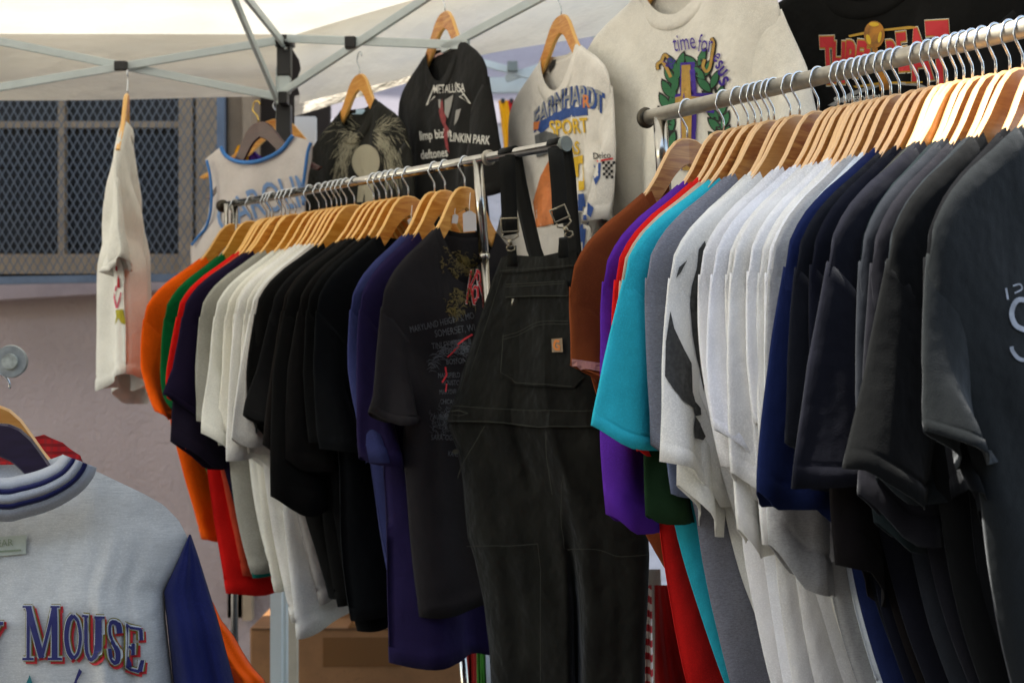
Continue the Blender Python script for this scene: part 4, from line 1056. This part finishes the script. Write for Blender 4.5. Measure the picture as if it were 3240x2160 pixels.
def buckle(cx, cy, w_, h_, rot, Y):
    c, s_ = math.cos(rot), math.sin(rot)
    q = lambda a, b_: P(cx + a * c - b_ * s_, cy + a * s_ + b_ * c, Y)
    b_ = MB(); pts = [q(-w_, -h_), q(w_, -h_), q(w_, h_), q(-w_, h_), q(-w_, -h_), q(0, -h_)]
    b_.tube(pts, .0021, 8)
    b_.make('buckle', nick, ov, world=True)
    b_ = MB(); b_.tube([q(-w_ * .85, h_ + 4), q(-w_ * .95, h_ + 16), q(-w_ * .4, h_ + 24), q(0, h_ + 26), q(w_ * .4, h_ + 24), q(w_ * .95, h_ + 16), q(w_ * .85, h_ + 4)], .0016, 8)
    b_.tube([q(-3, h_ + 24), q(0, h_ + 44)], [.0050, .0032], 10)
    b_.tube([q(-11, h_ + 58), q(-13, h_ + 48), q(0, h_ + 40), q(13, h_ + 48), q(11, h_ + 58), q(0, h_ + 62), q(-11, h_ + 58)], .0016, 8)
    b_.make('clasp', nick, ov, world=True)
strap('strap', 1612, [(1604, 494), (1607, 560), (1610, 640), (1613, 700), (1616, 742)], 50, 2.762, 2.738)
strap('strap', 1768, [(1757, 466), (1762, 530), (1768, 600), (1771, 664), (1776, 706)], 48, 2.655, 2.600)
buckle(1613, 712, 27, 21, -.05, 2.728); buckle(1771, 676, 25, 20, -.42, 2.588)
for cx, cy, Y in ((1620, 780, 2.735), (1782, 752, 2.588)):
    V = [P(cx + a, cy + b_ - a * .12, Y - c) for b_, c in ((0, 0), (12, .004), (50, .006), (64, .004)) for a in ((-14, 0, 14) if b_ < 40 else (-17, 0, 17))]
    mobj('strap_tab', V, grid_faces(4, 3), om2, ov, world=True, solid=.003)
def oset(): pass

# paper price tags on strings
def ptag(cx, cy, Y, k, top, lab, rot=0.):
    tg = empty('price_tag', P(cx, top, Y), label=lab, cat='tag', group='white price tags on the left rack')
    tp = [(-22, -27), (-6, -35), (6, -35), (20, -25), (22, 27), (-20, 31)]
    c, s_ = math.cos(rot), math.sin(rot); tp = [(cx + k * (a * c - b_ * s_), cy + k * (a * s_ + b_ * c)) for a, b_ in tp]
    V = [P(x, y, Y) for x, y in tp] + [P(x, y, Y + .0006) for x, y in tp]
    mobj('card', V, [(5, 4, 3, 2, 1, 0), (6, 7, 8, 9, 10, 11)] + [(q, (q + 1) % 6, 6 + (q + 1) % 6, 6 + q) for q in range(6)], mat('tag_paper', '#c9c4c2', rough=.8), tg, world=True, smooth=False)
    b = MB(); b.tube([P(cx, cy - 28 * k, Y - .001), P(cx - 1, cy - 50 * k, Y + .005), P(cx + 2, top, Y + .02)], .0007, 6); b.make('string', mat('string', '#d8d5cc', rough=.9), tg, world=True)
ptag(1486, 703, 2.72, 1., 610, 'white paper price tag on a string beside the chrome post')
ptag(1440, 694, 2.86, .45, 640, 'small white price tag hanging below the hangers left of the post', .2)
ptag(1302, 706, 3.02, .45, 650, 'small white price tag under the gap between the black and violet shirts', -.3)
# ------------------------------------------------------------------ jacket rack at lower left
jr = empty('clothes_rack', P(35, 1140, 1.75), label='steel rack rail end with a round cap above the grey jacket', cat='clothes rack')
b = MB(); p = P(32, 1143, 1.72); b.tube([p + Vector((0, .012, 0)), p + Vector((0, .004, 0)), p], [.018, .0200, .0192], 32); b.make('end_cap', mat('cap_zinc', '#b3b6b0', rough=.5, metal=.9, kind='metal', lo=.55), jr, world=True, smooth=False)
b = MB(); b.tube([p + Vector((0, -.0005, 0)), p + Vector((0, -.0035, 0))], [.0098, .0092], 24); b.make('cap_plug', mat('plug', '#b5b6a6', kind='worn', sc=90, lo=.5), jr, world=True, smooth=False)
b = MB(); b.tube([p + Vector((0, .01, 0)), p + Vector((-.50, 1.3, 0))], .0125, 20); b.make('rail', steel, jr, world=True)
b = MB(); q = p + Vector((-.497, 1.28, 0)); b.tube([q, Vector((q.x, q.y, 0))], .0125, 14); b.make('post', steel, jr, world=True)

JY = 1.95
jk = empty('varsity_jacket', P(0, 1500, JY), label='light heather grey jacket with navy sleeves and striped knit collar', cat='jacket')
jg = fab('#c6c6c0', heather=.2, streak=1, wr=.6, sheen=.2); jn = fab('#1e2350', wr=.7)
def jtop2(u): return ip(u, [0, .2, .35, .5, .62, .72, .80, .88, .95, 1.0], [1655, 1655, 1648, 1640, 1610, 1545, 1470, 1490, 1510, 1520]) if False else ip(u, [0, .14, .3, .42, .5, .56, .64, .72, .8, .88, .95, 1.0],
      [1690, 1560, 1500, 1480, 1540, 1600, 1600, 1540, 1478, 1500, 1560, 1690])
# left mirror half is outside the frame; jacket centre near column 0
rowsj = [(1440, -600, 600), (1560, -600, 600), (1700, -595, 602), (1800, -560, 560), (1870, -525, 520), (1960, -520, 525), (2160, -535, 548), (2600, -540, 560)]
panel('body', jg, jk, rowsj, JY + .02, JY, thick=.06, topf=lambda u: ip(abs(u - .5) * 2, [0, .2, .35, .45, .5, .62, .76, .86, .94, 1], [1600, 1590, 1550, 1500, 1488, 1522, 1562, 1596, 1645, 1715]), seed=21, n=110, nz=60, ridge=.006,
      folds=((.80, .02, -.012, .1, 1), (.88, .02, .014, .1, 1)))
# knit collar with stripes: bands following the neckline
cb = [fab('#a6a9ae'), fab('#22244c')]
def band(pL, pR, m, name, y0, y1):
    V = []; n = 40
    for i in range(n):
        t = i / (n - 1)
        for k in range(3):
            s_ = k / 2
            a = Vector(curve_pt(pL, t)); b_ = Vector(curve_pt(pR, t)); c = a.lerp(b_, s_)
            V.append(P(c.x, c.y, y0 + (y1 - y0) * s_ - .003 * math.sin(s_ * math.pi)))
    return V, grid_faces(n, 3)
def curve_pt(pts, t):
    c = curve(pts); q = t * (len(c) - 1); i = min(int(q), len(c) - 2); return c[i].lerp(c[i + 1], q - i)
inner = [(-290, 1440), (-260, 1470), (-180, 1495), (0, 1512), (60, 1505), (120, 1490), (170, 1468), (192, 1446), (200, 1438)]
outer = [(-320, 1480), (-290, 1560), (-200, 1620), (0, 1648), (80, 1636), (170, 1608), (250, 1560), (292, 1512), (305, 1478)]
fr_ac = [0, .26, .38, .60, .72, 1.0]
for k in range(5):
    A = [Vector(a).lerp(Vector(b_), fr_ac[k]) for a, b_ in zip(inner, outer)]; B = [Vector(a).lerp(Vector(b_), fr_ac[k + 1]) for a, b_ in zip(inner, outer)]
    yy = lambda f_: JY - .075 - .018 * math.sin(f_ * math.pi)
    V, f_ = band(A, B, cb[k % 2], 'collar', yy(fr_ac[k]), yy(fr_ac[k + 1]))
    mobj('collar_stripe' if k % 2 else 'collar', V, f_, cb[k % 2], jk, world=True, solid=.002)
# back of the collar inside
V, f_ = band([(-290, 1440), (-150, 1462), (0, 1470), (120, 1462), (200, 1438)], [(-290, 1446), (-150, 1520), (0, 1540), (120, 1500), (196, 1446)], None, '', JY + .02, JY + .0); 
mobj('inner_collar', V, f_, cb[0], jk, world=True)
def slv(name, m, root, rws, Y, seed, th=.045): return panel(name, m, root, rws, Y, Y + .02, thick=th, seed=seed, n=30, nz=50, ridge=.006)
slv('sleeve', jn, jk, [(1690, 598, 604), (1760, 568, 628), (1870, 517, 662), (1960, 527, 690), (2160, 548, 742), (2500, 590, 830)], JY - .005, 31)
slv('sleeve', jn, jk, [(1690, -604, -598), (1870, -662, -517), (2160, -742, -548), (2500, -830, -590)], JY - .005, 32)
# letters of the jacket back
def glyph(strokes, wd, ox, oy, sxx, syy, f2):
    out = []
    for pts, k in strokes:
        pts = curve([(x, y) for x, y in pts]) if k < 0 else [Vector(p) for p in pts]
        out.append(sh_stroke([f2((ox + p[0] * sxx, oy + p[1] * syy)) for p in pts], abs(k) * 10 + wd))
    return out
GL = {
 'M': [([(.15, 0), (.15, 1)], 1.2), ([(.15, 0), (.5, .98)], 2.6), ([(.5, .98), (.82, 0)], 1.3), ([(.84, 0), (.84, 1)], 2.6), ([(0, 0), (.24, 0)], .6), ([(.74, 0), (1, 0)], .6), ([(0, 1), (.3, 1)], .9), ([(.66, 1), (1.04, 1)], .9)],
 'O': [([(.5, 0), (.2, .15), (.05, .5), (.2, .85), (.5, 1)], -2.0), ([(.5, 0), (.8, .15), (.95, .5), (.8, .85), (.5, 1)], -1.2)],
 'U': [([(.22, 0), (.22, .65), (.3, .9), (.55, 1), (.8, .88), (.88, .6), (.88, 0)], -1.7), ([(0, 0), (.4, 0)], .8), ([(.72, 0), (1.04, 0)], .8)],
 'S': [([(.9, .25), (.8, .05), (.5, 0), (.2, .12), (.2, .35), (.55, .55), (.85, .72), (.8, .94), (.5, 1.0), (.2, .92), (.08, .7)], -1.7)],
 'E': [([(.2, 0), (.2, 1)], 2.4), ([(0, 0), (.9, 0)], .9), ([(0, 1), (.95, 1)], .9), ([(.2, .5), (.65, .5)], .9), ([(.9, 0), (.93, .26)], 1.0), ([(.95, 1), (1.0, .72)], 1.0), ([(.65, .36), (.65, .64)], .8)],
 'Y': [([(.1, 0), (.5, .52)], 2.2), ([(.95, 0), (.5, .52)], 1.2), ([(.5, .5), (.5, 1)], 2.2), ([(0, 0), (.3, 0)], .7), ([(.75, 0), (1.1, 0)], .8), ([(.3, 1), (.7, 1)], .8)]}
lets = [('Y', -75, 1970, 84, 118, .0), ('M', 78, 1920, 118, 160, .0), ('O', 212, 1942, 50, 136, .04), ('U', 266, 1944, 58, 134, .12), ('S', 338, 1958, 40, 128, .3), ('E', 390, 1972, 58, 132, .3)]
def jl(wd, dx=0, dy=0):
    out = []
    for ch, x, y, w_, h, sk in lets: out += glyph(GL[ch], wd, x + dx, y + dy, w_, h, lambda p, x=x, sk=sk: (p[0], p[1] + (p[0] - x) * sk))
    return out
# stroke weights in pixels
for key in GL: GL[key] = [(p, k * .62) for p, k in GL[key]]
decal('lettering', red_p, jl(16, 6, 7), jk, off=.0012, step=30)
decal('lettering', olive_p, jl(15), jk, off=.0026, step=30)
decal('lettering', mat('print_cream', '#c9c9c6', rough=.8), jl(9), jk, off=.0040, step=30)
decal('lettering', navy_p, jl(2.5), jk, off=.0054, step=30)
decal('print', mat('print_teal', '#1d6a6e', rough=.8), [sh_poly([(84, 2162), (97, 2132), (106, 2160), (108, 2200), (84, 2200)])], jk, off=.0014)
decal('print', navy_p, [sh_poly([(252, 2112), (262, 2122), (246, 2150), (236, 2200), (222, 2200), (238, 2150)])], jk, off=.0014)
decal('woven_label', mat('label_mint', '#a9afa0', kind='worn', sc=90, lo=.9), [sh_poly([(-120, 1708), (86, 1692), (84, 1752), (-120, 1770)])], jk, off=.0014)
decal('label_text', mat('label_ink', '#7e8a70', rough=.8), [sh_text('WEAR', -38, 1732, 22, rot=-.07, sx=.95), sh_stroke([(-100, 1752), (70, 1740)], 5)], jk, off=.0026)
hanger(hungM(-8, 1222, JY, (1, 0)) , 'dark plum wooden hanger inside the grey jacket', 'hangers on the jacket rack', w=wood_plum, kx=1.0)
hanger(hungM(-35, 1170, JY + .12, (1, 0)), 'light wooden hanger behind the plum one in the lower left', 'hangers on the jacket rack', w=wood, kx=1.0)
pl = empty('plaid_shirt', P(100, 1450, 2.1), label='red plaid shirt collar showing behind the grey jacket', cat='shirt')
plm = mat('red_plaid', '#c01c22', kind='plaid', b='#a8242a', c='#8c1a1e', fr=90)
panel('body', plm, pl, [(1370, 60, 190), (1400, 40, 228), (1440, -30, 254), (1475, -200, 268), (1600, -250, 400), (2300, -250, 420)], 2.12, 2.10, thick=.03, topf=lambda u: ip(u, [0, .3, .6, .85, 1], [1420, 1384, 1374, 1400, 1440]), seed=41)
og = empty('orange_jacket', P(760, 2160, 2.12), label='orange cloth sleeve jutting out behind the navy sleeve', cat='jacket')
panel('sleeve', fab('#e8590c', wr=.9), og, [(1850, 560, 640), (1908, 560, 676), (1960, 570, 700), (2010, 590, 740), (2060, 600, 768), (2110, 620, 800), (2150, 640, 838), (2200, 640, 850), (2420, 660, 880)], 2.12, 2.10, thick=.04, seed=44, ridge=.012)

# ------------------------------------------------------------------ boxes under the left rack
card = mat('cardboard', '#8a623c', kind='worn', sc=9, lo=.8); tape = mat('packing_tape', '#6e4c2a', rough=.2)
def cbox(label, u0, u1, v0, Y, dp, h, rot=0):
    p, q = P(u0, v0, Y), P(u1, v0, Y); cx = (p.x + q.x) / 2; w_ = q.x - p.x
    e = empty('cardboard_box', (cx, Y + dp / 2, p.z - h), label=label, cat='box', group='cardboard boxes under the left rack')
    b_ = MB(); b_.box((cx, Y + dp / 2, p.z - h / 2), (w_, dp, h)); b_.make('carton', card, e, world=True, smooth=False, bevel=.006)
    b_ = MB(); b_.box((cx + w_ * .02, Y - .001, p.z - .075), (w_ * .36, .004, .09)); b_.box((cx, Y + dp / 2, p.z + .001), (.06, dp + .004, .004)); b_.make('tape', tape, e, world=True, smooth=False)
    b_ = MB(); b_.box((cx, Y - .0015, p.z - .004), (w_ * .98, .003, .006)); b_.make('flap_edge', mat('cardboard_dark', '#5a3d22', rough=.9), e, world=True, smooth=False)
    return e
cbox('large taped brown cardboard box on top of the stack under the left rack', 790, 1475, 1985, 4.45, .5, .42)
cbox('brown cardboard box at the bottom of the stack under the left rack', 780, 1480, 2420, 4.43, .52, .40)
cbox('smaller brown box resting behind on the taped box', 950, 1190, 1820, 4.62, .3, .18)

# garments on the neighbour's rail
def strip(name, cat, lab, c, rws, Y, m=None, seed=1, **k):
    e = empty(name, P(rws[0][1], rws[0][0], Y), label=lab, cat=cat, group=k.pop('group', None))
    panel('cloth', m or fab(c), e, rws, Y, Y - .06, thick=.02, seed=seed, n=24, nz=30, ridge=.010)
    if k.get('clip', True):
        b_ = MB(); cube_px(b_, (rws[0][1] + rws[0][2]) / 2 - 6, rws[0][0] - 4, (rws[0][1] + rws[0][2]) / 2 + 6, rws[0][0] + 8, Y - .04, .02); b_.make('clip', blackp, e, world=True, smooth=False)
    return e
GN = 'trousers clipped on the neighbouring stall rail'
strip('trousers', 'trousers', 'yellow trousers clipped behind the black tour shirt', '#d89a0c', [(318, 1576, 1606), (360, 1582, 1614), (460, 1594, 1628), (900, 1600, 1660)], 4.9, seed=51, group=GN)
strip('trousers', 'trousers', 'red trousers clipped right of the yellow ones', '#b8141a', [(318, 1606, 1630), (400, 1616, 1640), (470, 1622, 1645), (900, 1650, 1680)], 4.95, seed=52, group=GN)
strip('trousers', 'trousers', 'pale grey trousers clipped right of the red ones', '#b7b2ab', [(314, 1636, 1668), (400, 1645, 1690), (520, 1650, 1700), (900, 1660, 1720)], 5.0, seed=53, group=GN)
strip('striped_curtain', 'curtain', 'pink striped cloth between the racing shirt and the cross shirt', '#b9a39a', [(200, 1906, 1960), (400, 1925, 1985), (620, 1960, 2010), (700, 1970, 2020)], 3.9, m=mat('pink_stripe', '#b79a90', kind='plaid', b='#8c2a2c', c='#b79a90'), seed=54, clip=False)
strip('striped_trousers', 'trousers', 'red and white striped cloth low beside the black overalls', '#b0202a', [(1850, 2040, 2062), (2000, 2034, 2064), (2300, 2030, 2070)], 3.0, m=mat('red_stripe', '#a8222a', kind='plaid', b='#c9bfb8', c='#c9bfb8', one=34), seed=55, clip=False)
strip('grey_trousers', 'trousers', 'grey white cloth between the striped and the maroon cloth', '#a9a39a', [(1800, 2050, 2090), (2000, 2058, 2100), (2300, 2050, 2120)], 3.15, seed=56, clip=False)
strip('maroon_trousers', 'trousers', 'maroon cloth below the brown t-shirt', '#8a1412', [(1850, 2070, 2130), (2000, 2072, 2160), (2300, 2070, 2260)], 3.05, seed=57, clip=False)
strip('green_cloth', 'cloth', 'green cloth low behind the overalls leg', '#2f6b22', [(1900, 1506, 1530), (2300, 1510, 1545)], 3.6, seed=58, clip=False)
strip('red_cloth', 'cloth', 'dark red cloth beside the low green cloth', '#7a1412', [(1900, 1470, 1510), (2300, 1474, 1512)], 3.7, seed=59, clip=False)
ex = empty('rack_pole', P(1465, 2160, 3.2), label='thin chrome pole low at the left edge of the overalls', cat='pole')
b = MB(); b.tube([P(1452, 1940, 3.2), P(1478, 2250, 3.2), P(1500, 2700, 3.2)], .009, 14); b.make('tube', chrome, ex, world=True)
b = MB(); b.tube([P(1497, 2690, 3.2), P(1500, 2740, 3.2)], .02, 14); b.make('foot', blackp, ex, world=True)
